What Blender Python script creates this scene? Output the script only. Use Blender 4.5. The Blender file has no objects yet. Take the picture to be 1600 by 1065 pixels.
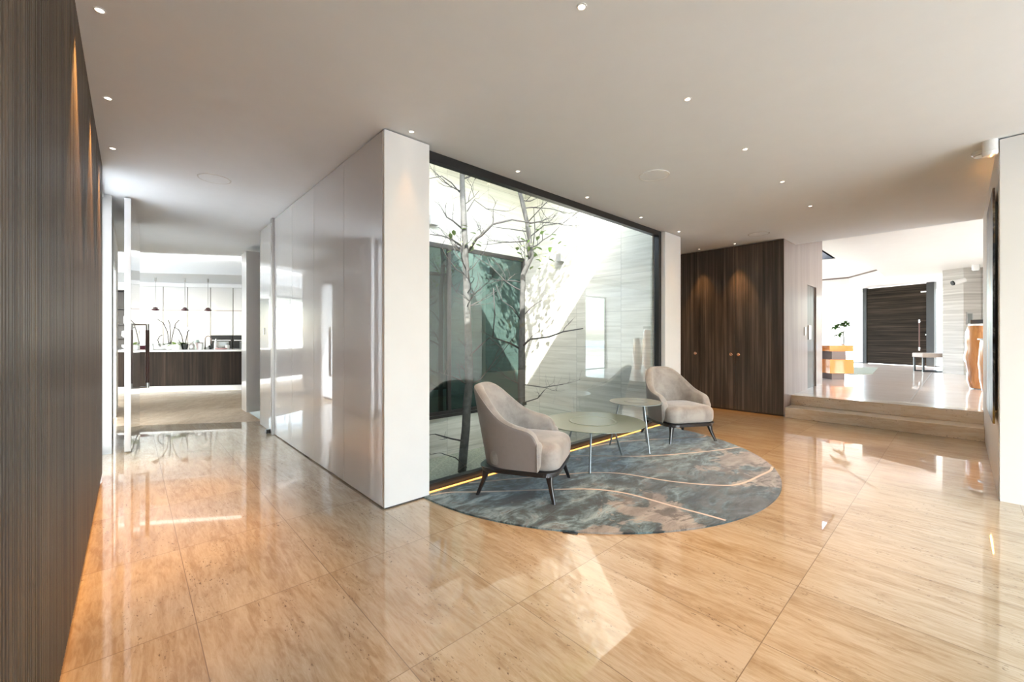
import bpy, bmesh, math, random
from mathutils import Vector, Matrix
from mathutils.geometry import tessellate_polygon
random.seed(7)
S = bpy.context.scene
COL = S.collection
PI = math.pi
H = 1.31          # eye height
CZ = 2.89         # main ceiling
UZ = 0.33         # upper floor level
ANG = math.radians(47.3)
FX, FY = math.cos(ANG), math.sin(ANG)
RX, RY = math.sin(ANG), -math.cos(ANG)
FP, HY = 646.0, 525.5

# ------------------------------------------------ camera
cam = bpy.data.cameras.new('camera'); camo = bpy.data.objects.new('camera', cam); COL.objects.link(camo)
camo.location = (0, 0, H); camo.rotation_euler = (PI/2, 0, ANG-PI/2)
cam.sensor_width = 36; cam.lens = FP/1600*36; cam.shift_y = -7.0/1600
cam.clip_start = 0.02; cam.clip_end = 3000
S.camera = camo
# ------------------------------------------------ world, sun, exposure
SUN_D = Vector((1.0, 1.0, -1.25)).normalized()
w = bpy.data.worlds.new('World'); S.world = w; w.use_nodes = True
wn = w.node_tree; bg = wn.nodes['Background']
sky = wn.nodes.new('ShaderNodeTexSky'); sky.sky_type = 'NISHITA'; sky.sun_disc = False
sky.sun_elevation = math.radians(41.5); sky.sun_rotation = math.radians(225); sky.dust_density = 1.6; sky.ozone_density = 1.0
hs = wn.nodes.new('ShaderNodeHueSaturation'); hs.inputs['Saturation'].default_value = 0.72
wn.links.new(sky.outputs[0], hs.inputs['Color']); wn.links.new(hs.outputs[0], bg.inputs[0])
bg.inputs[1].default_value = 1.7
sun = bpy.data.lights.new('sun', 'SUN'); so = bpy.data.objects.new('sun', sun); COL.objects.link(so)
sun.energy = 16.0; sun.angle = math.radians(0.6); sun.color = (1, .98, .95)
so.rotation_euler = SUN_D.to_track_quat('-Z', 'Y').to_euler(); so.location = (-8, -8, 12)
S.view_settings.view_transform = 'Standard'; S.view_settings.look = 'None'; S.view_settings.gamma = 1
S.view_settings.use_curve_mapping = False; S.view_settings.exposure = 0.40
S.cycles.use_denoising = True; S.cycles.max_bounces = 10; S.cycles.diffuse_bounces = 6
S.cycles.glossy_bounces = 6; S.cycles.transparent_max_bounces = 16; S.cycles.transmission_bounces = 6
S.cycles.caustics_reflective = False; S.cycles.caustics_refractive = False
S.cycles.sample_clamp_indirect = 8.0
def daylight(name, loc, rot, sx, sy, e, col=(1, 1, 1)):
    l = bpy.data.lights.new(name, 'AREA'); l.shape = 'RECTANGLE'; l.size = sx; l.size_y = sy; l.energy = e; l.color = col
    o = bpy.data.objects.new(name, l); COL.objects.link(o); o.location = loc; o.rotation_euler = rot; return o
def portal(name, loc, rot, sx, sy):
    o = daylight(name, loc, rot, sx, sy, 1); o.data.cycles.is_portal = True; return o
portal('daylight_south', (7, -3.66, 1.45), (PI/2, 0, 0), 14.2, 2.8)
portal('daylight_courtyard', (3.8, 3.65, 4.0), (0, 0, 0), 4.1, 1.1)
portal('daylight_kitchen_south', (-2.6, 10.5, 1.45), (PI/2, 0, 0), 4.8, 2.8)
portal('daylight_kitchen_west', (-5.06, 14.5, 1.45), (PI/2, 0, -PI/2), 8, 2.8)
portal('daylight_entry', (15.5, 7.05, 1.8), (PI/2, 0, PI), 9.5, 2.5)

# ------------------------------------------------ helpers
def ray(px, dep):
    t = (px-800)/FP
    return dep*(FX+RX*t), dep*(FY+RY*t)
def pt(px, py, dep):
    x, y = ray(px, dep); return Vector((x, y, H+(HY-py)*dep/FP))
class MB:
    def __init__(s, mat=None): s.bm = bmesh.new(); s.mi = 0; s.M = mat
    def v(s, p):
        p = Vector(p)
        return s.bm.verts.new(s.M @ p if s.M else p)
    def f(s, vs):
        try: f = s.bm.faces.new(vs); f.material_index = s.mi; return f
        except ValueError: return None
    def box(s, x0, x1, y0, y1, z0, z1):
        a = [s.v((x, y, z)) for z in (z0, z1) for x, y in ((x0, y0), (x1, y0), (x1, y1), (x0, y1))]
        for q in ((3, 2, 1, 0), (4, 5, 6, 7), (0, 1, 5, 4), (1, 2, 6, 5), (2, 3, 7, 6), (3, 0, 4, 7)): s.f([a[i] for i in q])
        return s
    def prism(s, poly, z0, z1, top=True, bot=True):
        n = len(poly); a = [s.v((x, y, z0)) for x, y in poly]; b = [s.v((x, y, z1)) for x, y in poly]
        for i in range(n): s.f([a[i], a[(i+1) % n], b[(i+1) % n], b[i]])
        if top: s.f(b)
        if bot: s.f(a[::-1])
        return s
    def tess(s, loops, z):
        loops3 = [[Vector((x, y, 0)) for x, y in l] for l in loops]
        tris = tessellate_polygon(loops3); flat = [p for l in loops3 for p in l]
        vs = [s.v((p.x, p.y, z)) for p in flat]
        for t in tris: s.f([vs[i] for i in t])
        return s
    def loft(s, rings, closed=True, caps=True):
        R = [[s.v(p) for p in r] for r in rings]; n = len(R[0])
        for i in range(len(R)-1):
            for j in range(n if closed else n-1):
                s.f([R[i][j], R[i][(j+1) % n], R[i+1][(j+1) % n], R[i+1][j]])
        if caps and closed: s.f(R[0][::-1]); s.f(R[-1])
        return s
    def tube(s, pts, rads, n=8, caps=True):
        pts = [Vector(p) for p in pts]
        if not isinstance(rads, (list, tuple)): rads = [rads]*len(pts)
        rings = []; up = None
        for i, p in enumerate(pts):
            d = (pts[min(i+1, len(pts)-1)]-pts[max(i-1, 0)]).normalized()
            if up is None: up = Vector((0, 0, 1)) if abs(d.z) < .9 else Vector((1, 0, 0))
            a = d.cross(up).normalized(); up = a.cross(d).normalized()
            rings.append([p+(a*math.cos(2*PI*k/n)+up*math.sin(2*PI*k/n))*rads[i] for k in range(n)])
        return s.loft(rings, True, caps)
    def lathe(s, prof, c=(0, 0, 0), n=24, sx=1, sy=1):
        c = Vector(c)
        rings = [[c+Vector((r*sx*math.cos(2*PI*k/n), r*sy*math.sin(2*PI*k/n), z)) for k in range(n)] for r, z in prof]
        return s.loft(rings, True, True)
    def build(s, name, mat, parent=None, smooth=False, bevel=0, seg=2, sub=0, recalc=True, autosm=None):
        if recalc: bmesh.ops.recalc_face_normals(s.bm, faces=s.bm.faces[:])
        me = bpy.data.meshes.new(name); s.bm.to_mesh(me); s.bm.free()
        for m in (mat if isinstance(mat, (list, tuple)) else [mat]): me.materials.append(m)
        if smooth:
            for p in me.polygons: p.use_smooth = True
            if autosm is not None:
                try: me.set_sharp_from_angle(angle=math.radians(autosm))
                except Exception: pass
        o = bpy.data.objects.new(name, me); COL.objects.link(o)
        if parent: o.parent = parent
        if bevel:
            b = o.modifiers.new('Bevel', 'BEVEL'); b.width = bevel; b.segments = seg; b.limit_method = 'ANGLE'; b.angle_limit = math.radians(40)
        if sub:
            m = o.modifiers.new('Sub', 'SUBSURF'); m.levels = sub; m.render_levels = sub
        return o
def tag(o, label, cat, group=None):
    o['label'] = label; o['category'] = cat
    if group: o['group'] = group
    return o
def thing(name, label, cat, loc=(0, 0, 0), rz=0, group=None):
    o = bpy.data.objects.new(name, None); COL.objects.link(o); o.location = loc; o.rotation_euler = (0, 0, rz)
    o.empty_display_size = .1
    return tag(o, label, cat, group)
def struct(o, label=None):
    o['kind'] = 'structure'
    if label: o['label'] = label
    return o
def copy_tree(o, parent=None):
    c = o.copy(); COL.objects.link(c)
    if parent: c.parent = parent
    for ch in list(o.children):
        if ch.type != 'LIGHT': copy_tree(ch, c)
    return c

# ------------------------------------------------ materials
def newmat(name):
    m = bpy.data.materials.new(name); m.use_nodes = True; nt = m.node_tree
    return m, nt, nt.nodes['Principled BSDF']
def setp(b, **k):
    for a, v in k.items():
        key = {'col': 'Base Color', 'rough': 'Roughness', 'metal': 'Metallic', 'coat': 'Coat Weight', 'coatr': 'Coat Roughness',
               'coati': 'Coat IOR', 'ior': 'IOR', 'spec': 'Specular IOR Level', 'sheen': 'Sheen Weight', 'sheenr': 'Sheen Roughness',
               'trans': 'Transmission Weight', 'em': 'Emission Color', 'es': 'Emission Strength', 'alpha': 'Alpha'}[a]
        if key in ('Base Color', 'Emission Color') and len(v) == 3: v = (*v, 1)
        b.inputs[key].default_value = v
def plain(name, col, rough=.5, var=.04, scale=6, bump=0, bscale=60, **k):
    m, nt, b = newmat(name); setp(b, col=col, rough=rough, **k)
    tc = nt.nodes.new('ShaderNodeTexCoord'); n = nt.nodes.new('ShaderNodeTexNoise'); n.inputs['Scale'].default_value = scale; n.inputs['Detail'].default_value = 4
    nt.links.new(tc.outputs['Object'], n.inputs['Vector'])
    r = nt.nodes.new('ShaderNodeValToRGB')
    r.color_ramp.elements[0].position = .3; r.color_ramp.elements[1].position = .7
    r.color_ramp.elements[0].color = (*[c*(1-var) for c in col], 1); r.color_ramp.elements[1].color = (*[min(1, c*(1+var)) for c in col], 1)
    nt.links.new(n.outputs[0], r.inputs[0]); nt.links.new(r.outputs[0], b.inputs['Base Color'])
    if bump:
        n2 = nt.nodes.new('ShaderNodeTexNoise'); n2.inputs['Scale'].default_value = bscale; n2.inputs['Detail'].default_value = 3
        bp = nt.nodes.new('ShaderNodeBump'); bp.inputs['Strength'].default_value = bump; bp.inputs['Distance'].default_value = .01
        nt.links.new(tc.outputs['Object'], n2.inputs['Vector']); nt.links.new(n2.outputs[0], bp.inputs['Height']); nt.links.new(bp.outputs[0], b.inputs['Normal'])
    return m
def ramp(nt, inp, stops):
    r = nt.nodes.new('ShaderNodeValToRGB'); e = r.color_ramp.elements
    while len(e) < len(stops): e.new(.5)
    for i, (p, c) in enumerate(stops):
        e[i].position = p; e[i].color = (*c, 1) if len(c) == 3 else c
    nt.links.new(inp, r.inputs[0]); return r.outputs[0]
def noise(nt, vec, scale, detail=4, rough=.5, dist=0):
    n = nt.nodes.new('ShaderNodeTexNoise'); n.inputs['Scale'].default_value = scale; n.inputs['Detail'].default_value = detail
    n.inputs['Roughness'].default_value = rough; n.inputs['Distortion'].default_value = dist
    nt.links.new(vec, n.inputs['Vector']); return n.outputs[0]
def mapping(nt, vec, scale=(1, 1, 1), loc=(0, 0, 0), rot=(0, 0, 0)):
    m = nt.nodes.new('ShaderNodeMapping'); m.inputs['Scale'].default_value = scale; m.inputs['Location'].default_value = loc; m.inputs['Rotation'].default_value = rot
    nt.links.new(vec, m.inputs['Vector']); return m.outputs[0]
def mixc(nt, fac, a, b, mode='MIX'):
    m = nt.nodes.new('ShaderNodeMix'); m.data_type = 'RGBA'; m.blend_type = mode
    for s, v in ((0, fac), (6, a), (7, b)):
        if hasattr(v, 'is_output') or isinstance(v, bpy.types.NodeSocket): nt.links.new(v, m.inputs[s])
        else: m.inputs[s].default_value = v if s == 0 else (*v, 1)
    return m.outputs[2]
def math_n(nt, op, a, b=0.0):
    m = nt.nodes.new('ShaderNodeMath'); m.operation = op
    for i, v in enumerate((a, b)):
        if isinstance(v, bpy.types.NodeSocket): nt.links.new(v, m.inputs[i])
        else: m.inputs[i].default_value = v
    return m.outputs[0]
def objco(nt): return nt.nodes.new('ShaderNodeTexCoord').outputs['Object']
def vadd(nt, a, b):
    m = nt.nodes.new('ShaderNodeVectorMath'); m.operation = 'ADD'; nt.links.new(a, m.inputs[0]); nt.links.new(b, m.inputs[1]); return m.outputs[0]

def travertine(name, tx=.5885, ty=.895, ox=.222, oy=.577, lo=(.39, .265, .135), mid=(.53, .405, .25), hi=(.64, .535, .375), coat=1.0, rough=.28, coatr=.02, joint=True, rot=0, pits=True):
    m, nt, b = newmat(name); co = objco(nt)
    co = mapping(nt, co, loc=(-ox, -oy, 0), rot=(0, 0, rot))
    br = nt.nodes.new('ShaderNodeTexBrick'); br.offset = 0; br.squash = 1
    br.inputs['Scale'].default_value = 1; br.inputs['Brick Width'].default_value = tx; br.inputs['Row Height'].default_value = ty
    br.inputs['Mortar Size'].default_value = .0022; br.inputs['Mortar Smooth'].default_value = .3
    br.inputs['Color1'].default_value = (0, 0, 0, 1); br.inputs['Color2'].default_value = (1, 1, 1, 1); br.inputs['Mortar'].default_value = (.5, .5, .5, 1)
    nt.links.new(co, br.inputs['Vector'])
    off = nt.nodes.new('ShaderNodeVectorMath'); off.operation = 'SCALE'; off.inputs['Scale'].default_value = 7.3
    nt.links.new(br.outputs['Color'], off.inputs[0]); c2 = vadd(nt, co, off.outputs[0])
    g1 = noise(nt, mapping(nt, c2, (8.5, 1.5, 8.5)), 1.0, 10, .68, 1.3)
    g2 = noise(nt, mapping(nt, c2, (48, 7, 48)), 1.0, 6, .65, .8)
    g3 = noise(nt, mapping(nt, c2, (1.6, .7, 1.6)), 1.0, 3, .5, .5)
    v = math_n(nt, 'ADD', math_n(nt, 'MULTIPLY', g1, .45), math_n(nt, 'ADD', math_n(nt, 'MULTIPLY', g2, .35), math_n(nt, 'MULTIPLY', g3, .2)))
    col = ramp(nt, v, [(.40, lo), (.49, mid), (.585, hi)])
    tint = ramp(nt, br.outputs['Color'], [(0, (.93, .91, .9)), (1, (1, 1, 1))])
    col = mixc(nt, 1.0, col, tint, 'MULTIPLY')
    if pits:
        p = noise(nt, mapping(nt, c2, (95, 38, 95)), 1.0, 3, .6)
        pm = noise(nt, mapping(nt, c2, (7, 2.0, 7)), 1.0, 3, .5)
        pv = math_n(nt, 'MULTIPLY', ramp(nt, p, [(.62, (0, 0, 0)), (.67, (1, 1, 1))]), ramp(nt, pm, [(.50, (0, 0, 0)), (.58, (1, 1, 1))]))
        col = mixc(nt, pv, col, (.16, .09, .04))
    if joint: col = mixc(nt, math_n(nt, 'MULTIPLY', br.outputs['Fac'], .9), col, (.20, .13, .07))
    nt.links.new(col, b.inputs['Base Color'])
    setp(b, rough=rough, coat=coat, coatr=coatr, coati=1.6)
    return m
def ebony(name, axis='z', fx=26, lo=(.022, .017, .015), mid=(.072, .056, .046), hi=(.22, .165, .128), rough=.38, coat=.15, coatr=.15, contrast=(.36, .52, .68)):
    m, nt, b = newmat(name); co = objco(nt)
    sc = {'z': (fx, fx, .35), 'x': (.35, fx, fx), 'y': (fx, .35, fx)}[axis]
    a = noise(nt, mapping(nt, co, sc), 1.0, 6, .7, .15)
    sc2 = tuple(s*.22 if s > 1 else s*2 for s in sc)
    c = noise(nt, mapping(nt, co, sc2), 1.0, 3, .5, .8)
    v = math_n(nt, 'ADD', math_n(nt, 'MULTIPLY', a, .75), math_n(nt, 'MULTIPLY', c, .25))
    col = ramp(nt, v, [(contrast[0], lo), (contrast[1], mid), (contrast[2], hi)])
    nt.links.new(col, b.inputs['Base Color']); setp(b, rough=rough, coat=coat, coatr=coatr)
    return m
def stone_panels(name, plane='x', w=.9, h=.585, z0=-.63, y0=0.0, lo=(.58, .56, .48), hi=(.76, .735, .66)):
    """honed limestone cladding; plane 'x': a wall whose normal is X"""
    m, nt, b = newmat(name); co = objco(nt)
    sep = nt.nodes.new('ShaderNodeSeparateXYZ'); nt.links.new(co, sep.inputs[0])
    cmb = nt.nodes.new('ShaderNodeCombineXYZ')
    nt.links.new(sep.outputs[1 if plane == 'x' else 0], cmb.inputs[0]); nt.links.new(sep.outputs[2], cmb.inputs[1])
    c = mapping(nt, cmb.outputs[0], loc=(-y0, -z0, 0))
    br = nt.nodes.new('ShaderNodeTexBrick'); br.offset = 0
    for k, v in (('Scale', 1), ('Brick Width', w), ('Row Height', h), ('Mortar Size', .003), ('Mortar Smooth', .2)): br.inputs[k].default_value = v
    br.inputs['Color1'].default_value = (0, 0, 0, 1); br.inputs['Color2'].default_value = (1, 1, 1, 1)
    nt.links.new(c, br.inputs['Vector'])
    off = nt.nodes.new('ShaderNodeVectorMath'); off.operation = 'SCALE'; off.inputs['Scale'].default_value = 5.1
    nt.links.new(br.outputs['Color'], off.inputs[0]); c2 = vadd(nt, c, off.outputs[0])
    g = noise(nt, mapping(nt, c2, (.9, 18, 1)), 1, 7, .65, .5)
    col = ramp(nt, g, [(.35, lo), (.62, hi)])
    col = mixc(nt, 1.0, col, ramp(nt, br.outputs['Color'], [(0, (.92, .93, .92)), (1, (1, 1, 1))]), 'MULTIPLY')
    col = mixc(nt, math_n(nt, 'MULTIPLY', br.outputs['Fac'], .7), col, (.22, .22, .19))
    nt.links.new(col, b.inputs['Base Color']); setp(b, rough=.6)
    return m
def glass(name, tint=(.93, .98, .96), ior=1.5, refl=1.0, glossr=.0, gcol=(.95, 1, .98)):
    m = bpy.data.materials.new(name); m.use_nodes = True; nt = m.node_tree; nt.nodes.clear()
    out = nt.nodes.new('ShaderNodeOutputMaterial'); mix = nt.nodes.new('ShaderNodeMixShader')
    t = nt.nodes.new('ShaderNodeBsdfTransparent'); g = nt.nodes.new('ShaderNodeBsdfGlossy'); fr = nt.nodes.new('ShaderNodeFresnel')
    t.inputs[0].default_value = (*tint, 1); g.inputs['Roughness'].default_value = glossr; fr.inputs[0].default_value = ior
    g.inputs['Color'].default_value = (*gcol, 1)
    mm = nt.nodes.new('ShaderNodeMath'); mm.operation = 'MULTIPLY'; mm.inputs[1].default_value = refl; mm.use_clamp = True
    nt.links.new(fr.outputs[0], mm.inputs[0]); nt.links.new(mm.outputs[0], mix.inputs[0])
    nt.links.new(t.outputs[0], mix.inputs[1]); nt.links.new(g.outputs[0], mix.inputs[2]); nt.links.new(mix.outputs[0], out.inputs[0])
    return m
def emit(name, col, st):
    m, nt, b = newmat(name); setp(b, col=(.05, .05, .05), em=col, es=st); return m
def velvet(name, col, dark):
    m, nt, b = newmat(name); co = objco(nt)
    a = noise(nt, co, 5, 4, .6, .4); f = noise(nt, co, 220, 2, .5)
    v = math_n(nt, 'ADD', math_n(nt, 'MULTIPLY', a, .8), math_n(nt, 'MULTIPLY', f, .2))
    nt.links.new(ramp(nt, v, [(.36, dark), (.60, col)]), b.inputs['Base Color'])
    bp = nt.nodes.new('ShaderNodeBump'); bp.inputs['Strength'].default_value = .25; bp.inputs['Distance'].default_value = .004
    nt.links.new(f, bp.inputs['Height']); nt.links.new(bp.outputs[0], b.inputs['Normal'])
    setp(b, rough=.75, sheen=.5, sheenr=.4); return m

M_CEIL = plain('ceiling paint', (.72, .75, .775), .85, .01)
M_WHITE = plain('white wall paint', (.84, .83, .81), .6, .01)
M_GLOSSW = plain('white high gloss lacquer', (.60, .59, .575), .22, .004, coat=1.0, coatr=.008, coati=2.3)
M_GLOSSC = plain('white cabinet lacquer', (.72, .72, .71), .25, .005, coat=.6, coatr=.05)
M_FLOOR = travertine('polished travertine')
M_FLOORK = travertine('honed travertine', tx=.6, ty=.3, coat=.25, rough=.4, coatr=.2, rot=.57, lo=(.52, .37, .22), mid=(.66, .50, .33), hi=(.76, .63, .47), pits=False)
M_FLOORU = travertine('polished travertine upper', tx=2.2, ty=2.2, ox=1.6, oy=.5, lo=(.66, .52, .42), mid=(.78, .65, .55), hi=(.86, .76, .68), coat=.6, coatr=.03, pits=False)
M_STEP = travertine('step travertine', joint=False, lo=(.70, .58, .42), mid=(.82, .72, .57), hi=(.90, .83, .72), coat=.5, coatr=.1)
M_EBONY = ebony('ebony veneer')
M_EBONYF = ebony('fluted ebony', fx=16, lo=(.028, .019, .011), mid=(.068, .046, .027), hi=(.15, .10, .058), rough=.5, coat=.05, coatr=.2)
M_EBONYI = ebony('matt dark ebony', lo=(.008, .005, .004), mid=(.024, .016, .011), hi=(.065, .043, .030), rough=.7, coat=0)
for m_ in (M_EBONYI,): m_.node_tree.nodes['Principled BSDF'].inputs['Specular IOR Level'].default_value = .15
M_EBONYS = ebony('satin wood with painted sheen', fx=9, lo=(.25, .18, .155), mid=(.315, .235, .205), hi=(.38, .29, .255), rough=.4, coat=.25, coatr=.15)  # pale pinkish tone is gloss reflection at grazing view, put into the wood colour
M_EBONYH = ebony('horizontal bog oak', axis='x', fx=30, lo=(.010, .008, .006), mid=(.030, .023, .017), hi=(.075, .058, .043), rough=.75, coat=.0)
M_EBONYH.node_tree.nodes['Principled BSDF'].inputs['Specular IOR Level'].default_value = .1
M_DARKF = plain('dark bronze frame', (.035, .034, .033), .35, .05, metal=.4)
M_BLACK = plain('black lacquered wood', (.012, .012, .014), .28, .1, coat=.6, coatr=.12)
M_STEEL = plain('brushed steel', (.45, .44, .42), .3, .05, metal=1.0)
M_GREYM = plain('satin aluminium', (.50, .49, .48), .35, .03, metal=.6)
M_COPPER = plain('polished copper', (.85, .50, .33), .2, .03, metal=1.0)
M_BROWNL = plain('brown leather grip', (.07, .025, .018), .45, .1)
M_GLASS = glass('clear glass', (.95, .985, .965), 1.5, 2.1)
M_GLASSK = glass('clear side glass', (.97, .99, .98), 1.45, .8)
M_GLASSD = glass('dark teal solar glass', (.09, .26, .255), 1.75, 2.2, gcol=(.50, .80, .78))
M_STONEX = stone_panels('limestone cladding east', 'x', .9, .587, -.63, .1)
M_STONEY = stone_panels('limestone cladding north', 'y', .9, .587, -.63, .35)
M_STONEE = stone_panels('silver travertine cladding', 'y', 3.0, .62, .33, 0, (.46, .43, .40), (.68, .65, .62))
M_CONC = plain('pale render', (.66, .65, .60), .8, .06)
M_SPOT = emit('lamp lens', (1, .84, .66), 5)
M_LEDGLOW = emit('amber led glow', (1, .42, .08), 3.5)
M_LEDW = emit('white led', (1, .95, .88), 3)
M_VELVET = velvet('champagne velvet', (.375, .35, .325), (.235, .215, .20))
M_LEATHER = plain('mauve grey leather', (.245, .215, .205), .42, .03, 30, .05, 180)
M_TABLE = plain('sage lacquer', (.165, .215, .175), .3, .03, coat=.3, coatr=.15)
M_TABLEG = plain('grey sage lacquer', (.19, .225, .22), .3, .03, coat=.3, coatr=.15)
M_TLEG = plain('grey blue metal leg', (.24, .27, .28), .3, .04, metal=.7)
M_BARK = plain('grey bark', (.075, .072, .066), .85, .3, 14, .5, 40)
M_TWIG = plain('dark twig', (.05, .045, .043), .85, .2, 20)
M_LEAF = plain('spring leaf', (.25, .38, .10), .6, .35, 8)
M_LEAFD = plain('deep green leaf', (.09, .19, .05), .4, .4, 12)
M_LEAFL = plain('lime leaf', (.20, .36, .03), .4, .3, 12)
M_CERAM = plain('white ceramic', (.85, .85, .84), .2, .01, coat=.5)
M_DPOT = plain('dark glazed pot', (.05, .055, .05), .3, .1)
M_PLUM = plain('plum glass', (.07, .014, .025), .2, .1)
M_PINK = plain('pale pink cloth', (.72, .42, .42), .6, .05)
M_TAUPE = plain('taupe plastic', (.35, .28, .27), .4, .05)
M_ORANGE = plain('orange lacquer', (.88, .30, .06), .25, .04, coat=.8, coatr=.05)
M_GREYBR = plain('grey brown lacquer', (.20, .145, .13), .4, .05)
M_TEAL = plain('petrol blue fabric', (.06, .13, .16), .8, .1)
M_DESK = plain('charcoal desk wood', (.035, .028, .028), .4, .1)
M_BEIGEL = plain('beige leather', (.46, .38, .33), .5, .04)
M_AMBERW = ebony('figured amber wood', fx=5, lo=(.25, .09, .025), mid=(.62, .29, .10), hi=(.85, .52, .24), rough=.2, coat=1, coatr=.04)
M_SCREEN = plain('black glass', (.008, .008, .01), .3, .1)
M_SCREEN.node_tree.nodes['Principled BSDF'].inputs['Specular IOR Level'].default_value = .15
M_SCREENG = plain('grey mirror glass', (.20, .21, .21), .1, .1, coat=1)
M_HEDGE = plain('hedge foliage', (.035, .075, .02), .8, .6, 18, .8, 30)
M_DECK = plain('terrace stone', (.66, .66, .65), .7, .03, 3)
M_SEA = plain('sea water', (.10, .20, .30), .25, .1, .05)
M_OWHITE = plain('outdoor white fabric', (.8, .79, .77), .8, .03)
M_OSTR = plain('striped pink cushion', (.55, .28, .26), .8, .3, 14)
M_RUGL = plain('ivory rug line', (.66, .56, .48), .9, .05, 40)
M_GRAV = plain('courtyard gravel', (.34, .36, .28), .9, .25, 30, .4, 60)
M_MAT = plain('green grey mat', (.28, .29, .22), .9, .1, 20)

def rugmat():
    m, nt, b = newmat('silk rug'); co = objco(nt)
    n1 = noise(nt, mapping(nt, co, (1.3, 2.3, 1), rot=(0, 0, .5)), 2.3, 10, .72, .9)
    n2 = noise(nt, mapping(nt, co, (2.5, 7, 1), rot=(0, 0, .9)), 1.0, 7, .7, .6)
    n3 = noise(nt, mapping(nt, co, (1, 1, 1), loc=(3.1, 8.2, 0)), 2.6, 7, .62, .5)
    v = math_n(nt, 'ADD', math_n(nt, 'MULTIPLY', n1, .6), math_n(nt, 'MULTIPLY', n2, .4))
    teal = ramp(nt, v, [(.42, (.014, .020, .020)), (.472, (.035, .058, .064)), (.515, (.10, .165, .185)), (.585, (.30, .40, .44))])
    sep = nt.nodes.new('ShaderNodeSeparateXYZ'); nt.links.new(co, sep.inputs[0])
    def blob(cx, cy, r):
        dx = math_n(nt, 'SUBTRACT', sep.outputs[0], cx); dy = math_n(nt, 'SUBTRACT', sep.outputs[1], cy)
        d = math_n(nt, 'SQRT', math_n(nt, 'ADD', math_n(nt, 'MULTIPLY', dx, dx), math_n(nt, 'MULTIPLY', dy, dy)))
        return math_n(nt, 'MAXIMUM', math_n(nt, 'SUBTRACT', 1.0, math_n(nt, 'DIVIDE', d, r)), 0.0)
    s = math_n(nt, 'ADD', blob(2.85, 1.48, .75), math_n(nt, 'ADD', blob(4.75, 1.45, .8), blob(4.1, 1.15, .4)))
    bei = math_n(nt, 'ADD', math_n(nt, 'MULTIPLY', s, .22), n3)
    bm_ = ramp(nt, bei, [(.62, (0, 0, 0)), (.65, (1, 1, 1))])
    bc = ramp(nt, n2, [(.4, (.18, .158, .135)), (.6, (.34, .31, .275))])
    # brownish dark near the outer edge
    br = ramp(nt, math_n(nt, 'ADD', n1, math_n(nt, 'MULTIPLY', blob(3.6, 1.0, 1.3), .14)), [(.56, (0, 0, 0)), (.62, (1, 1, 1))])
    col = mixc(nt, bm_, teal, bc); col = mixc(nt, math_n(nt, 'MULTIPLY', br, .75), col, (.045, .036, .028))
    nt.links.new(col, b.inputs['Base Color'])
    f = noise(nt, co, 260, 2, .6); bp = nt.nodes.new('ShaderNodeBump'); bp.inputs['Strength'].default_value = .5; bp.inputs['Distance'].default_value = .004
    nt.links.new(f, bp.inputs['Height']); nt.links.new(bp.outputs[0], b.inputs['Normal'])
    setp(b, rough=.8, sheen=.4, sheenr=.35); return m
M_RUG = rugmat()

# ================================================ KITCHEN FRAME
KA = math.atan2(-.535, .845)
KE1 = Vector((math.cos(KA), math.sin(KA), 0)); KE2 = Vector((-math.sin(KA), math.cos(KA), 0)); KO = Vector((.31, 13.05, 0))
def K(u, v, z=0): return KO+KE1*u+KE2*v+Vector((0, 0, z))
def u_at(px, v):
    # where the sight line of column px crosses the kitchen line v
    dx, dy = ray(px, 1.0); d = Vector((dx, dy, 0))
    t = (v + KO.dot(KE2))/d.dot(KE2); return (d*t-KO).dot(KE1), t
def k2(u, v): p = K(u, v); return (p.x, p.y)

# ================================================ STRUCTURE
cf = [k2(-3.2, -2.3), k2(4.2, -2.3), k2(4.2, .55), k2(-3.2, .55)]   # kitchen coffer
o = MB().tess([[(-.35, -6.6), (14.2, -6.6), (14.2, -1.2), (8.42, -1.2), (8.42, 8.4), (8.42, 20.5), (-9, 20.5), (-9, 7.6), (-.35, 7.6)],  # part beyond the kitchen glazing is unseen overhang added to block sun
               [(1.82, 3.14), (5.86, 3.14), (5.86, 5.9), (1.82, 5.9)], cf], CZ).build('ceiling', M_CEIL); struct(o)
c = MB(); c.prism(cf, CZ, 3.36, True, False); struct(c.build('ceiling', M_CEIL, recalc=False))
# high ceiling over the entrance level with its coffer and skylight
HZ, HC = 3.08, 3.36
cof = [(8.42, 1.5), (16.4, 1.5), (18.2, 2.6), (18.4, 7)]
c = MB().tess([[(8.42, -1.2), (22, -1.2), (22, 7), (18.4, 7), (18.2, 2.6), (16.4, 1.5), (8.42, 1.5)]], HZ)
c.tess([[(8.42, 1.5), (16.4, 1.5), (18.2, 2.6), (18.4, 7), (8.42, 7)], [(12.0, 2.26), (13.54, 2.26), (13.54, 3.4), (12.0, 3.4)]], HC)
for a, b_ in zip(cof, cof[1:]):
    q = [c.v((a[0], a[1], HZ)), c.v((b_[0], b_[1], HZ)), c.v((b_[0], b_[1], HC)), c.v((a[0], a[1], HC))]; c.f(q)
q = [c.v((8.42, -1.2, CZ)), c.v((8.42, 1.5, CZ)), c.v((8.42, 1.5, HZ)), c.v((8.42, -1.2, HZ))]; c.f(q)
q = [c.v((8.42, 1.5, CZ)), c.v((8.42, 7, CZ)), c.v((8.42, 7, HC)), c.v((8.42, 1.5, HC))]; c.f(q)
struct(c.build('ceiling', M_WHITE, recalc=False))
c = MB()
for x0, x1, y0, y1 in ((11.95, 13.59, 2.21, 2.26), (11.95, 13.59, 3.4, 3.45), (11.95, 12, 2.26, 3.4), (13.54, 13.59, 2.26, 3.4)): c.box(x0, x1, y0, y1, HC, HC+.25)
struct(c.build('window_8', M_DARKF))
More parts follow.
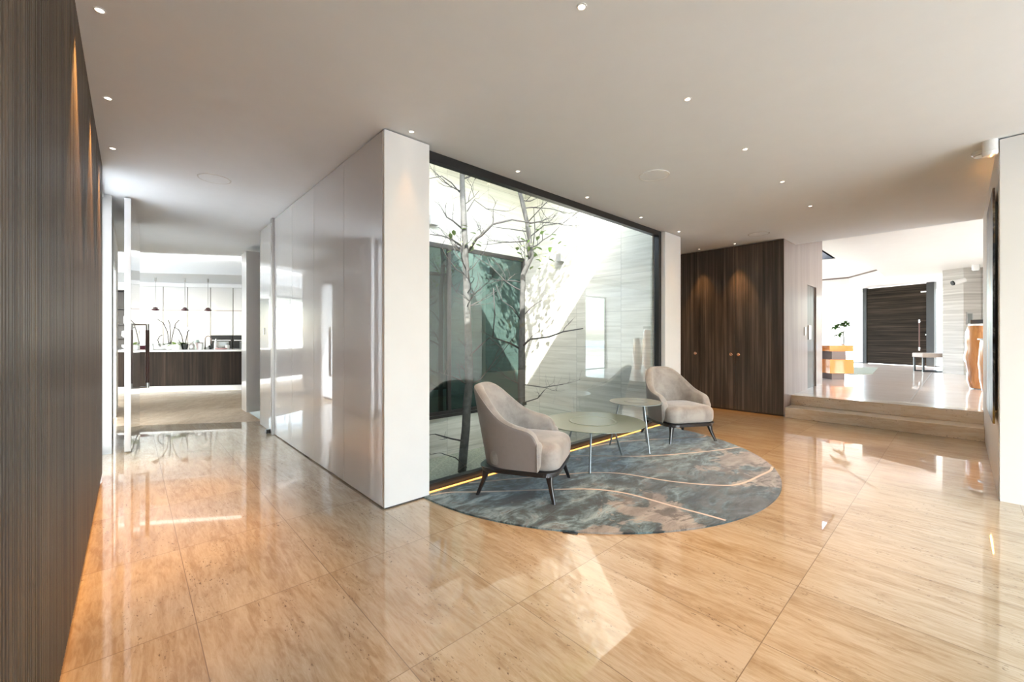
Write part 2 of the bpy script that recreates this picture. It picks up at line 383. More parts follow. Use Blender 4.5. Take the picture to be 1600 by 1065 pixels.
# dark strip painted for the shade of a gap atop the coffer face
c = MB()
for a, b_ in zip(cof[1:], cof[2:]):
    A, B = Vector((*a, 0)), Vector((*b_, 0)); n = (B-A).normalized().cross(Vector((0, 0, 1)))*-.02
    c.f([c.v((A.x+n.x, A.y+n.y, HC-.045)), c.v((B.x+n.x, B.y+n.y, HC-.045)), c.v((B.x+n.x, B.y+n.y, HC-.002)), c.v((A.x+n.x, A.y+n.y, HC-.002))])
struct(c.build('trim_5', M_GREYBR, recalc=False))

kb0, kb1 = (.5-KE1.x*1.006, 7.95-KE1.y*1.006), (.5+KE1.x*1.185, 7.95+KE1.y*1.185)
o = MB().tess([[(-.35, -3.6), (14.2, -3.6), (14.2, -1.2), (8.2, -1.2), (8.2, 4.3), (5.86, 4.3), (5.86, 3.14), (1.5, 3.14), (kb1[0], kb1[1]), (kb0[0], kb0[1])]], 0).build('floor', M_FLOOR); struct(o)
o = MB().tess([[(kb0[0], kb0[1]), (kb1[0], kb1[1]), (1.5, 8.35), (6.3, 8.35), (6.3, 13.2), (6, 20.5), (-5, 20.5), (-5, 10.55), (-.35, 10.55)]], 0).build('floor', M_FLOORK); struct(o)
o = MB().tess([[(1.82, 5.98), (5.86, 5.98), (5.86, 7.7), (1.82, 7.7)]], 0).build('floor', M_FLOORK); struct(o)
# steps and upper floor
c = MB().box(7.80, 8.2, -.21, 1.925, 0, .164); s1 = struct(c.build('trim_1', M_STEP, bevel=.006), 'lower travertine step')
c = MB().box(8.16, 8.5, -.21, 1.925, .164, UZ); struct(c.build('trim_2', M_STEP, bevel=.006), 'upper travertine step')
o = MB().tess([[(8.5, -1.2), (22, -1.2), (22, 7), (8.5, 7)]], UZ).build('floor', M_FLOORU); struct(o)
c = MB()
for y in (.52,): c.box(8.9, 19, y-.006, y+.006, UZ, UZ+.0012)
struct(c.build('trim_6', M_STEEL))

# left fluted wall
c = MB(); X0 = -.192; y = -3.6; rnd_f = random.Random(5)
ys = []
while y < 5.38:
    pitch = rnd_f.uniform(.021, .042); g_ = rnd_f.uniform(.009, .014)
    ys += [(y, 0), (y+.0012, .022), (y+pitch-g_, .022), (y+pitch-g_+.0012, 0)]; y += pitch
c.mi = 0
prev = None
for yy, d in ys:
    a, b_ = c.v((X0-.022+d, yy, .045)), c.v((X0-.022+d, yy, CZ))
    if prev: c.f([prev[0], a, b_, prev[1]])
    prev = (a, b_)
e0, e1 = c.v((-.34, yy, .045)), c.v((-.34, yy, CZ)); c.f([prev[0], e0, e1, prev[1]])
c.f([c.v((X0-.022, -3.6, .045)), c.v((X0-.022, yy, .045)), c.v((-.34, yy, .045)), c.v((-.34, -3.6, .045))])
c.box(-.35, -.24, -3.6, 5.40, 0, CZ)
struct(c.build('wall_left', M_EBONYF, recalc=False))
o = MB().box(-.232, -.222, -3.0, 5.3, .012, .03).build('led_glow_strip', M_LEDGLOW)
tag(o, 'amber light strip glowing under the fluted dark wood wall', 'light strip')
# beyond the fluted wall: jamb, white wall with glazed opening
struct(MB().box(-.30, -.155, 6.44, 6.52, 0, CZ).build('trim_3', M_GREYM), 'narrow white door jamb')
c = MB(); c.box(-.32, -.17, 9.25, 10.55, 0, CZ); c.box(-.32, -.17, 7.85, 9.25, 2.45, CZ)
c.box(-.29, -.17, 6.52, 7.85, 0, CZ)
struct(c.build('wall_kitchen_entry', M_WHITE))
def window(name, x0, x1, y0, y1, z0, z1, along, n, mat=M_GLASSK, fm=M_DARKF, fw=.05, fd=.06):
    """framed glazing; along 'x' or 'y'"""
    fr = MB(); L0, L1 = (x0, x1) if along == 'x' else (y0, y1); m = y0 if along == 'x' else x0
    def bx(a, b2, za, zb):
        if along == 'x': fr.box(a, b2, m-fd/2, m+fd/2, za, zb)
        else: fr.box(m-fd/2, m+fd/2, a, b2, za, zb)
    bx(L0, L1, z0, z0+fw); bx(L0, L1, z1-fw, z1)
    for i in range(n+1):
        p = L0+(L1-L0)*i/n; p0 = max(L0, p-fw/2); p1 = min(L1, p+fw/2)
        if i == 0: p1 = L0+fw
        if i == n: p0 = L1-fw
        bx(p0, p1, z0+fw, z1-fw)
    fo = struct(fr.build(name, fm))
    for i in range(n):
        a = L0+(L1-L0)*i/n+fw/2; b2 = L0+(L1-L0)*(i+1)/n-fw/2; g = MB()
        P = [(a, z0+fw), (b2, z0+fw), (b2, z1-fw), (a, z1-fw)]
        g.f([g.v((p, m, z) if along == 'x' else (m, p, z)) for p, z in P]); g.build('pane', mat, fo)
    return fo
window('window_1', -.2, 14.2, -3.6, -3.6, 0, CZ, 'x', 6)
window('window_4', -.25, -.25, 7.85, 9.25, 0, 2.45, 'y', 1)
window('window_5', -5, -.32, 10.55, 10.55, 0, CZ, 'x', 3)
window('window_6', -5, -5, 10.55, 19.6, 0, CZ, 'y', 4)
def blindmat():
    m = bpy.data.materials.new('sun diffusing blind cloth'); m.use_nodes = True; nt = m.node_tree; nt.nodes.clear()
    o_ = nt.nodes.new('ShaderNodeOutputMaterial'); x = nt.nodes.new('ShaderNodeMixShader'); x.inputs[0].default_value = .36; t = nt.nodes.new('ShaderNodeBsdfTranslucent'); d = nt.nodes.new('ShaderNodeBsdfDiffuse')
    t.inputs[0].default_value = (.85, .86, .87, 1); d.inputs[0].default_value = (.85, .85, .85, 1)
    nt.links.new(t.outputs[0], x.inputs[1]); nt.links.new(d.outputs[0], x.inputs[2]); nt.links.new(x.outputs[0], o_.inputs[0]); return m
bm_ = blindmat()  # blinds added to stop sun patches and brighten the corridor with diffused light
for xa, ya, yb, zb, lab in ((-.19, 7.88, 9.22, 2.40, 'added white blind diffusing sun at the side window left of the kitchen opening'), (-.235, 5.42, 6.42, 2.86, 'added white blind diffusing sun beside the end of the fluted wall')):
    rb = MB(); rb.f([rb.v(p) for p in ((xa, ya, .04), (xa, yb, .04), (xa, yb, zb), (xa, ya, zb))]); rb = rb.build('added_sun_blind', bm_)
    rb.modifiers.new('Solid', 'SOLIDIFY').thickness = .002; tag(rb, lab, 'sun diffuser')
    tb = MB(); tb.tube([(xa, ya, zb), (xa, yb, zb)], .018, 10); tb.build('roller', M_GREYM, rb)
window('window_13', -.275, -.275, 5.41, 6.44, 0, CZ, 'y', 1)
# kitchen walls
KBv = 3.15
c = MB(); p0, p1 = k2(-2.6, KBv), k2(6.2, KBv); p2, p3 = k2(6.2, KBv+.2), k2(-2.6, KBv+.2)
c.prism([p0, p1, p2, p3], 0, CZ); struct(c.build('wall_kitchen_back', M_WHITE))
struct(MB().box(6.2, 6.4, 8.62, 13.6, 0, CZ).build('wall_kitchen_right', M_WHITE))
struct(MB().box(2.0, 6.4, 8.62, 8.74, 0, CZ).build('wall_kitchen_near', M_WHITE))
struct(MB().box(-5.2, -5, 19.6, 20.6, 0, CZ).build('wall_kitchen_corner', M_WHITE))
ka, kb_ = K(-6.6, KBv), K(-2.6, KBv); g = MB(); pf = MB().prism([k2(-6.6, KBv), k2(-2.6, KBv), k2(-2.6, KBv+.06), k2(-6.6, KBv+.06)], 0, .06); pf.prism([k2(-6.6, KBv), k2(-2.6, KBv), k2(-2.6, KBv+.06), k2(-6.6, KBv+.06)], CZ-.06, CZ)
for u_ in (-6.6, -4.6, -2.66): pf.prism([k2(u_, KBv), k2(u_+.06, KBv), k2(u_+.06, KBv+.06), k2(u_, KBv+.06)], .06, CZ-.06)
pf = struct(pf.build('window_14', M_DARKF)); g.f([g.v((ka.x, ka.y, .06)), g.v((kb_.x, kb_.y, .06)), g.v((kb_.x, kb_.y, CZ-.06)), g.v((ka.x, ka.y, CZ-.06))]); g.build('pane', M_GLASSK, pf)

# glossy partition: core, white front and lacquered panels
c = MB().box(1.43, 1.80, 2.985, 6.20, 0, CZ-.012); core = struct(c.build('wall_partition', M_WHITE), 'white high gloss partition beside the courtyard window')
c = MB().box(1.41, 1.80, 2.95, 2.985, .012, CZ-.012); c.build('end_panel', M_WHITE, core)
seams = [2.985, 3.76, 4.58, 5.38, 6.19]
for a, b_ in zip(seams, seams[1:]):
    MB().box(1.41, 1.43, a+.002, b_-.002, .012, CZ-.012).build('lacquer_panel', M_GLOSSW, core)
MB().box(1.425, 1.79, 2.96, 6.19, 0, .012).build('shadow_gap', M_DARKF, core)
c = MB().box(1.385, 1.47, 6.20, 6.285, 0, CZ); struct(c.build('trim_4', M_GREYM), 'grey metal door post at end of glossy partition')
struct(MB().box(1.80, 1.82, 3.13, 5.9, -.7, 3.72).build('wall_courtyard_left', M_STONEX))
dr = thing('open_door', 'white gloss door leaf standing open behind the grey metal post', 'door', (1.41, 6.29, 0))
MB().box(0, .045, 0, .74, .012, CZ-.02).build('door_leaf', M_GLOSSW, dr, bevel=.002)
for z in (1.34,): MB().box(-.02, 0, .42, .45, z, z+.09).build('lock', M_STEEL, dr)
MB().box(.035, .06, -.02, .02, .5, .6)
o = MB().box(1.345, 1.395, 6.33, 6.40, 0, .055).build('door_stop', M_BLACK, bevel=.004); tag(o, 'small black door stop on the floor beside the metal post', 'door stop')

# tall white block at the kitchen entrance
poly = [(1.47, 8.36), (1.98, 8.36), (1.98, 8.77), (1.47, 8.77)]
c = MB().prism(poly, .0, 2.79); tag(c.build('tall_cabinet', M_GLOSSC, bevel=.003), 'tall white cabinet block at right edge of the kitchen opening', 'cabinet')

# hinged white door leaf, open, with long handle
lf = thing('open_door', 'tall white gloss door standing open beside the fluted wood wall, long bar handle', 'door', (.004, 6.36, 0), math.atan2(-.092, 1.45))
MB().box(-.055, 0, 0, 1.47, .012, CZ-.02).build('door_leaf', M_GLOSSW, lf, bevel=.002)
hd = MB(); hd.tube([(.0, 1.36, 1.475), (.085, 1.36, 1.475)], .011, 8); hd.tube([(0, 1.36, .60), (.085, 1.36, .60)], .011, 8)
hd.tube([(.085, 1.36, .59), (.085, 1.36, .665)], .020, 10); hd.tube([(.085, 1.36, 1.40), (.085, 1.36, 1.486)], .020, 10)
hm = hd.build('handle', M_STEEL, lf, smooth=True, autosm=40)
MB().tube([(.085, 1.36, .665), (.085, 1.36, 1.40)], .022, 12).build('handle_grip', M_BROWNL, hm, smooth=True, autosm=40)

# courtyard window
wf = MB(); Yw = 3.09
wf.box(1.80, 5.88, Yw-.035, Yw+.035, 0.0, .055); wf.box(1.80, 5.88, Yw-.035, Yw+.035, CZ-.075, CZ); wf.box(1.80, 1.835, Yw-.035, Yw+.035, .055, CZ-.075); wf.box(5.81, 5.88, Yw-.035, Yw+.035, .055, CZ-.075)
wf = struct(wf.build('window_2', M_DARKF), 'floor to ceiling courtyard window with dark frame')
g = MB(); g.f([g.v(p) for p in ((1.83, Yw, .05), (5.815, Yw, .05), (5.815, Yw, CZ-.07), (1.83, Yw, CZ-.07))]); g.build('pane', M_GLASS, wf)
MB().box(1.80, 5.88, Yw+.035, Yw+.06, -.7, 0).build('sill_face', M_CONC, wf)
o = MB().box(1.84, 5.8, 3.018, 3.026, .0, .006).build('led_glow_strip', M_LEDGLOW); tag(o, 'thin emissive line standing for amber glow on the floor along the courtyard window', 'light strip')  # glowing strip added in place of reflected downlight glow by the sill
# right column
struct(MB().box(5.88, 6.38, 2.99, 3.5, 0, CZ-.01).build('wall_column', M_WHITE, bevel=.002), 'white column between courtyard window and wardrobe')
struct(MB().box(5.88, 7.75, 4.2, 4.35, 0, CZ).build('wall_recess', M_WHITE))
# courtyard shell
struct(MB().box(5.80, 5.86, 3.16, 5.9, -.7, 4.35).build('wall_courtyard_right', M_STONEX))
c = MB(); c.box(1.80, 5.86, 5.9, 5.98, -.7, -.02); c.box(1.80, 5.86, 5.9, 5.98, 2.87, 4.35); struct(c.build('wall_courtyard_back', M_STONEY))
struct(MB().box(1.80, 5.86, 3.12, 3.17, CZ, 3.70).build('wall_courtyard_front', M_CONC))
struct(MB().box(1.80, 6.4, 4.22, 6.6, 4.30, 4.5).build('ceiling', M_CONC))
c = MB(); c.tess([[(1.8, 3.12), (5.86, 3.12), (5.86, 5.98), (1.8, 5.98)]], -.7); struct(c.build('floor', M_GRAV))
wf2 = MB(); 
for z0, z1 in ((0, .05), (2.80, 2.87)): wf2.box(1.82, 5.80, 5.90, 5.96, z0, z1)
for x in (1.82, 3.97, 5.74): wf2.box(x, x+.06, 5.90, 5.96, .05, 2.8)
wf2.box(1.82, 5.80, 5.86, 5.99, -.05, .0)
wf2 = struct(wf2.build('window_7', M_DARKF), 'dark glazed window across the courtyard')
for x0, x1 in ((1.88, 3.97), (4.03, 5.74)):
    g = MB(); g.f([g.v(p) for p in ((x0, 5.93, .05), (x1, 5.93, .05), (x1, 5.93, 2.8), (x0, 5.93, 2.8))]); g.build('pane', M_GLASSD, wf2)
struct(MB().box(1.70, 5.98, 7.7, 7.84, 0, CZ).build('wall_far_room', M_GREYBR))
struct(MB().box(5.86, 5.98, 5.98, 7.7, 0, CZ).build('wall_far_room_right', M_GREYBR))
struct(MB().box(1.70, 1.82, 6.29, 7.7, 0, CZ).build('wall_far_room_left', M_GREYBR))

# wardrobe block
struct(MB().box(7.79, 10.47, 1.957, 4.3, .078, CZ-.002).build('wall_wardrobe_block', M_EBONYS))
c = MB()
for x0, x1, z0, z1 in ((7.75, 9.25, .05, CZ), (9.95, 10.47, .05, CZ), (9.25, 9.95, 2.275, CZ)): c.box(x0, x1, 1.925, 1.955, z0, z1)
c.box(8.43, 10.47, 1.925, 4.3, CZ, HC)
sw = struct(c.build('wall_wood_side', M_EBONYS))
dd = MB().box(9.25, 9.95, 1.948, 1.956, UZ, 2.275).build('door_1', M_EBONY); struct(dd, 'narrow dark wood door in the wood wall')
MB().box(9.40, 9.56, 1.93, 1.948, 1.255, 1.52).build('lock_plate', M_CERAM, dd, bevel=.003)
o = MB().box(9.02, 9.10, 1.912, 1.925, 1.33, 1.48).build('light_switch', M_CERAM, bevel=.003); tag(o, 'white light switch on the pinkish wood wall beside the dark door', 'switch')
# wardrobe with three tall doors
ys_ = [1.93, 2.66, 3.27, 4.1]
wd = thing('wardrobe', 'tall dark ebony wardrobe with copper knobs behind the far armchair', 'wardrobe', (7.75, 1.93, 0))
MB().box(.02, .034, .03, 2.2, .08, CZ-.01).build('carcass', M_EBONY, wd)
for i in range(3):
    d = MB().box(-.005, .02, ys_[i]-1.93+.003, ys_[i+1]-1.93-.003, .045, CZ-.012).build('door', M_EBONY, wd)
    ky = [ys_[1]-1.93-.06, ys_[1]-1.93+.06, ys_[2]-1.93+.07][i]
    kb = MB(); kb.M = Matrix.Translation((-.005, ky, 1.0)) @ Matrix.Rotation(-PI/2, 4, 'Y')
    kb.lathe([(.001, 0), (.012, .001), (.012, .018), (.026, .022), (.028, .03), (.022, .036), (.001, .038)], n=16)
    kb.build('knob', M_COPPER, d, smooth=True, autosm=50)
o = MB().box(7.785, 7.82, 1.98, 4.15, .066, .072).build('led_glow_strip', M_LEDGLOW); tag(o, 'amber light strip glowing under the dark wardrobe', 'light strip')
struct(MB().box(7.86, 7.90, 1.96, 4.2, 0, .077).build('baseboard_wardrobe', M_BLACK))

# right wall with painting and white end panel
c = MB().box(5.13, 8.42, -.72, -.21, 0, CZ); struct(c.build('wall_right', M_WHITE))
struct(MB().box(5.09, 5.13, -1.25, -.215, .0, CZ-.012).build('wall_right_end', M_GLOSSC), 'white gloss wall end at right edge of the photo')
struct(MB().box(5.13, 5.4, -3.6, -.72, 0, CZ).build('wall_right_near', M_WHITE))
struct(MB().box(8.5, 14.2, -1.25, -1.2, 0, UZ-.001).build('trim_9', M_STEP))
struct(MB().box(8.42, 14.2, -1.25, -1.2, CZ, HZ+.02).build('trim_10', M_WHITE))
struct(MB().box(14.2, 16.1, -1.3, -1.2, 0, HZ+.3).build('wall_entry_right', M_WHITE))
struct(MB().box(5.4, 8.42, -1.35, -1.2, 0, CZ).build('wall_side_room', M_WHITE))
struct(MB().box(14.2, 14.3, -3.6, -1.2, 0, CZ).build('wall_side_room_end', M_WHITE))
struct(MB().box(-.35, -.2, -3.75, -3.6, 0, CZ).build('trim_7', M_WHITE))

# ================================================ ENTRANCE
DL, DR = Vector((19.9, 2.42, 0)), Vector((19.07, .54, 0)); da = math.atan2(DR.y-DL.y, DR.x-DL.x); dlen = (DR-DL).length
# local frame: x along door from left jamb to right jamb; -y side? normal towards the camera is +/-y
fd = thing('entrance_door', 'huge dark horizontal-grained entrance door at the far end', 'door', (DL.x, DL.y, UZ), da)
sgn = -1  # camera side
MB().box(.13, dlen-.2, -.03, .03, .012, 2.72).build('door_leaf', M_EBONYH, fd)
c = MB(); c.box(0, .13, -.06, .06, 0, 2.745); c.box(dlen-.2, dlen, -.06, .06, 0, 2.745); c.build('door_frame', M_DARKF, fd)
hb = MB(); hb.tube([(dlen-.37, -.09, .62), (dlen-.37, -.09, 1.44)], .016, 10); hb = hb.build('handle', M_BROWNL, fd, smooth=True, autosm=40)
for z0, z1 in ((.52, .63), (1.43, 1.54)): MB().tube([(dlen-.37, -.09, z0), (dlen-.37, -.09, z1)], .020, 10).build('handle_end', M_CERAM, hb, smooth=True, autosm=40)
MB().box(dlen-.38, dlen-.36, -.08, -.03, .58, .61).build('bracket', M_STEEL, hb); MB().box(dlen-.38, dlen-.36, -.08, -.03, 1.46, 1.49).build('bracket', M_STEEL, hb)
MB().box(dlen-.235, dlen-.205, -.05, -.03, 1.02, 1.06).build('lock', M_STEEL, fd)
MB().box(dlen-.34, dlen-.2, -.07, -.03, 2.43, 2.47).build('hinge_plate', M_CERAM, fd)
# glazing beside the door
E1 = Vector((20.5, 5.0, 0)); E0 = DR+(DR-DL).normalized()*1.4
for a, b_, nm in ((DL, E1, 'window_10'), (DR, E0, 'window_11')):
    g = MB(); p = struct(MB().prism([(a.x, a.y), (b_.x, b_.y), (b_.x+.05, b_.y), (a.x+.05, a.y)], UZ, UZ+.03).build(nm, M_DARKF))
    g.f([g.v((a.x, a.y, UZ+.03)), g.v((b_.x, b_.y, UZ+.03)), g.v((b_.x, b_.y, HZ)), g.v((a.x, a.y, HZ))]); g.build('pane', M_GLASSK, p)
window('window_12', 10.5, 20.5, 7, 7, UZ, HZ, 'x', 4)
struct(MB().box(10.47, 10.5, 4.3, 7, UZ, HC).build('wall_entry_left', M_WHITE))
# stone pier
c = MB().prism([(16.03, .32), (15.76, -.06), (16.03, -.39), (17.2, -.8), (17.2, .28)], UZ, HZ)
struct(c.build('wall_stone_pier', M_STONEE))
struct(MB().box(16.0, 16.05, -1.2, -.39, UZ, HZ).build('wall_entry_end', M_STONEE))
o = MB().box(-.03, .03, -.005, .005, 0, .10)
n2 = (Vector((16.03, -.37, 0))-Vector((15.76, -.06, 0))).normalized()
pa = math.atan2(n2.y, n2.x)
def on_pier(t): return (15.76+n2.x*t-.012*abs(n2.y), -.06+n2.y*t-.012*n2.x)
x, y = on_pier(.13); t_ = thing('intercom', 'wall intercom panel with grey screen on pale stone pier', 'intercom', (x, y, 1.62), pa)
MB().box(-.07, .07, -.012, .012, 0, .32).build('housing', M_GREYM, t_); MB().box(-.05, .05, -.016, -.012, .03, .28).build('screen', M_SCREENG, t_)
x, y = on_pier(.13); o = thing('lock_cylinder', 'small chrome key switch below the intercom on the stone pier', 'switch', (x, y, 1.40), pa)
MB().box(-.05, .05, -.03, .012, 0, .05).build('plate', M_STEEL, o)
# security camera on the pier
cc = thing('security_camera', 'white bullet security camera high on the stone pier', 'camera', (15.80, .02, 2.72))
MB().tube([(.06, .0, .05), (-.10, .0, .02)], .02, 8).build('bracket', M_CERAM, cc, smooth=True)
MB().tube([(-.08, -.10, .04), (-.20, .10, -.03)], [.065, .07], 14).build('body', M_CERAM, cc, smooth=True, autosm=40)
MB().tube([(-.20, .10, -.03), (-.212, .12, -.037)], [.064, .058], 14).build('lens', M_SCREEN, cc, smooth=True, autosm=40)
# bench
bn = thing('bench', 'low bench with beige cushion and black metal frame by the entrance door', 'bench', (16.06, .70, UZ), math.atan2(-.40, .30)-.05)
MB().box(0, 1.3, 0, .42, .40, .52).build('cushion', M_BEIGEL, bn, bevel=.02)
for x in (.02, 1.24): MB().box(x, x+.04, .02, .06, .03, .40).build('leg', M_BLACK, bn); MB().box(x, x+.04, .36, .40, .03, .40).build('leg', M_BLACK, bn)
MB().box(.02, 1.28, .02, .06, 0, .03).box(.02, 1.28, .36, .40, 0, .03).build('floor_rail', M_BLACK, bn)
# door mat
c = MB(); P = [(13.6, 1.9), (14.2, 1.55), (17.3, 1.75), (16.2, 3.0), (14.5, 3.2)]
c.prism(P, UZ, UZ+.01); tag(c.build('rug', M_MAT), 'pale green grey rug lying before the entrance door', 'rug')
# wood totem with black cap
tx, ty = 11.62, -.25
tt = thing('wood_sculpture', 'tall polished amber wood trunk sculpture with black cap by the painting', 'sculpture', (tx, ty, UZ))
c = MB(); prof = []
for i in range(9):
    z = .02+1.16*i/8; r = .135+.05*math.sin(i/8*PI*.9)+.012*math.sin(i*2.1); r *= .9 if i == 0 else 1
    prof.append((r, z))
c.lathe(prof, n=14, sy=1.1); c.build('trunk', M_AMBERW, tt, smooth=True, autosm=50)
MB().lathe([(.15, 1.18), (.15, 1.215)], n=20).build('top_plate', M_CERAM, tt); MB().box(-.13, .13, -.12, .12, 1.216, 1.29).build('cap', M_BLACK, tt)
MB().lathe([(.13, 0), (.13, .02)], n=20).build('foot', M_SCREENG, tt)
t2 = thing('wood_pedestal', 'shorter polished amber wood pedestal in front of the tall trunk sculpture', 'pedestal', (11.15, -.36, UZ))
MB().lathe([(.10, 0), (.13, .2), (.15, .5), (.13, .8), (.12, .92)], n=14).build('trunk', M_AMBERW, t2, smooth=True, autosm=50)
MB().lathe([(.15, .92), (.15, .945)], n=20).build('glass_top', M_SCREENG, t2)
# orange shelf unit
oc = thing('shelf_unit', 'grey brown shelf unit with two glossy orange boxes beside the desk', 'shelf unit', (11.80, 1.80, UZ), ANG-PI/2-.05)
MB().box(-.16, .12, .10, .42, 0, .145).build('plinth', M_GREYBR, oc)
MB().box(-.27, .25, 0, .62, .145, .46).build('orange_box', M_ORANGE, oc, bevel=.004)
MB().box(-.20, .10, .04, .45, .46, .645).build('divider', M_GREYBR, oc)
MB().box(-.28, .24, 0, .60, .645, .78).build('orange_box', M_ORANGE, oc, bevel=.004)
MB().box(.18, .235, .30, .55, .46, .645).build('support', M_CERAM, oc)
def on_unit(x, y, z):
    a = ANG-PI/2-.05; return (11.80+x*math.cos(a)-y*math.sin(a), 1.80+x*math.sin(a)+y*math.cos(a), UZ+z)
o = MB(); o.M = Matrix.Translation(on_unit(.15, .12, .462)); o.lathe([(.02, 0), (.075, .01), (.08, .05), (.05, .09), (.01, .10)], n=16); tag(o.build('bowl', M_CERAM, smooth=True), 'white round bowl on lower orange box', 'bowl')
o = MB(); o.M = Matrix.Translation(on_unit(.13, .28, .462)) @ Matrix.Rotation(ANG-PI/2, 4, 'Z'); o.box(-.03, .05, -.03, .05, 0, .10); tag(o.build('tissue_box', M_PINK), 'small pale pink box behind the white bowl on orange shelf', 'box')
def leaf_quad(c, p, d, up, L, W, bend=.2):
    d = d.normalized(); s = d.cross(up)
    if s.length < 1e-3: s = Vector((1, 0, 0))
    s.normalize(); n = s.cross(d).normalized()
    pts = [(0, 0), (.3, 1), (.65, .8), (1, 0)]
    m = [p+d*(L*t)-n*(bend*L*t*t) for t, _ in pts]
    a = c.v(m[0]); l1 = c.v(m[1]+s*W*.5); r1 = c.v(m[1]-s*W*.5); l2 = c.v(m[2]+s*W*.42); r2 = c.v(m[2]-s*W*.42); e = c.v(m[3])
    m1 = c.v(m[1]-n*W*.12); m2 = c.v(m[2]-n*W*.1)
    c.f([a, m1, l1]); c.f([a, r1, m1]); c.f([l1, m1, m2, l2]); c.f([m1, r1, r2, m2]); c.f([l2, m2, e]); c.f([m2, r2, e])
bx, by, bz = on_unit(.17, .20, .781)
pl = thing('potted_plant', 'slim indoor tree with leaf rosettes on top of the orange shelf unit', 'plant', (bx, by, bz))
MB().lathe([(.03, 0), (.055, .005), (.06, .03), (.05, .035)], n=16).build('pot', M_CERAM, pl, smooth=True, autosm=40)
c = MB(); cr = Vector((RX, RY, 0))
tops = [cr*-.12+Vector((0, 0, .47)), cr*.02+Vector((0, 0, .52)), cr*-.10+Vector((0, 0, .25)), cr*-.19+Vector((0, 0, .42)), cr*.09+Vector((0, 0, .48))]
f0 = cr*-.01+Vector((0, 0, .28))
c.tube([(0, 0, .03), cr*.01+Vector((0, 0, .15)), f0], [.011, .009, .008], 7)
for tp in tops: c.tube([f0 if tp.z > .3 else cr*0+Vector((0, 0, .2)), (f0+tp)/2+Vector((0, 0, -.02)), tp], [.007, .006, .004], 6)
c.build('stem', M_BARK, pl, smooth=True)
c = MB()
for tp in tops:
    for k in range(22):
        a = random.uniform(0, 2*PI); e = random.uniform(-.35, .7)
        leaf_quad(c, tp, Vector((math.cos(a)*math.cos(e), math.sin(a)*math.cos(e), math.sin(e))), Vector((0, 0, 1)), random.uniform(.10, .17), .055, .35)
c.build('leaves', M_LEAFD, pl, recalc=False)
# desk and things
dk = thing('desk', 'dark charcoal desk half hidden behind the wood wall', 'desk', (11.72, 2.45, UZ), ANG-PI/2)
MB().box(-1.3, .12, 0, .75, .66, .71).build('desktop', M_DESK, dk, bevel=.003)
MB().box(.03, .08, .05, .7, 0, .66).build('leg', M_DESK, dk); MB().box(-1.25, -1.2, .05, .7, 0, .66).build('leg', M_DESK, dk)
def on_desk(x, y, z):
    a = ANG-PI/2; return (11.72+x*math.cos(a)-y*math.sin(a), 2.45+x*math.sin(a)+y*math.cos(a), UZ+z)
def deskobj(name, x, y, fn, mat, label, cat):
    o = MB(); o.M = Matrix.Translation(on_desk(x, y, .711)) @ Matrix.Rotation(ANG-PI/2, 4, 'Z'); fn(o); tag(o.build(name, mat, smooth=False), label, cat)
deskobj('file_box', -.23, .1, lambda o: o.box(-.08, .06, 0, .25, 0, .22), M_GREYBR, 'grey brown file box on the dark desk next to the wood wall', 'box')
deskobj('picture_frame', .06, .5, lambda o: o.box(-.13, .16, 0, .02, 0, .20), M_PINK, 'pale flat frame standing at the back of the dark desk', 'frame')
deskobj('bottle', -.04, .2, lambda o: o.lathe([(.02, 0), (.025, .02), (.025, .09), (.008, .12), (.008, .15)], n=10), M_TAUPE, 'taupe small bottle on the dark desk, left of the mug', 'bottle')
deskobj('mug', .03, .15, lambda o: o.lathe([(.03, 0), (.038, .01), (.04, .10), (.03, .1)], n=14), M_CERAM, 'white mug on the dark desk near the orange unit', 'mug')
deskobj('pen_pot', .075, .22, lambda o: o.lathe([(.03, 0), (.03, .09), (.02, .15)], n=10), M_PLUM, 'plum pen pot on the dark desk right of the white mug', 'pot')
ch = thing('office_chair', 'dark office chair with blue cushion under the charcoal desk', 'chair', on_desk(-.45, -.32, -.0), 0.6)
MB().box(-.25, .25, -.24, .24, .40, .48).build('seat', M_DESK, ch, bevel=.03); MB().box(-.24, .24, .18, .25, .46, .60).build('backrest', M_DESK, ch, bevel=.02)
MB().tube([(0, 0, .06), (0, 0, .40)], .025, 10).build('post', M_DARKF, ch)
c = MB()
for k in range(5): c.tube([(0, 0, .07), (.30*math.cos(k*2*PI/5), .30*math.sin(k*2*PI/5), .025)], [.025, .015], 8)
c.build('base', M_DARKF, ch)
o = MB(); o.M = Matrix.Translation(on_desk(.0, -.12, .47-.0)) @ Matrix.Rotation(.6, 4, 'Z')
# painting on right wall
pn = thing('painting', 'large abstract painting in dark and gold tones, edge-on beside the white wall end', 'painting', (5.15, -.21, 0))
def paintmat():
    m, nt, b = newmat('abstract paint'); co = objco(nt)
    n = noise(nt, mapping(nt, co, (3, 3, 1.2)), 1.6, 9, .7, 1.5); m2 = noise(nt, mapping(nt, co, (1.2, 1, .7), loc=(5, 2, 1)), 1.5, 4, .6, 1)
    a = ramp(nt, n, [(.38, (.012, .013, .018)), (.5, (.05, .07, .10)), (.6, (.30, .32, .34)), (.7, (.10, .04, .03))])
    g = ramp(nt, n, [(.4, (.30, .12, .02)), (.6, (.62, .45, .05))])
    nt.links.new(mixc(nt, ramp(nt, m2, [(.56, (0, 0, 0)), (.62, (1, 1, 1))]), a, g), b.inputs['Base Color']); setp(b, rough=.35); return m
MB().box(0.02, 1.12, .016, .030, .60, 2.52).build('canvas', paintmat(), pn)
MB().box(.10, 1.04, .001, .016, .70, 2.42).build('stretcher_frame', M_BLACK, pn)
M_BACK = emit('warm backlight', (1, .46, .13), 45)
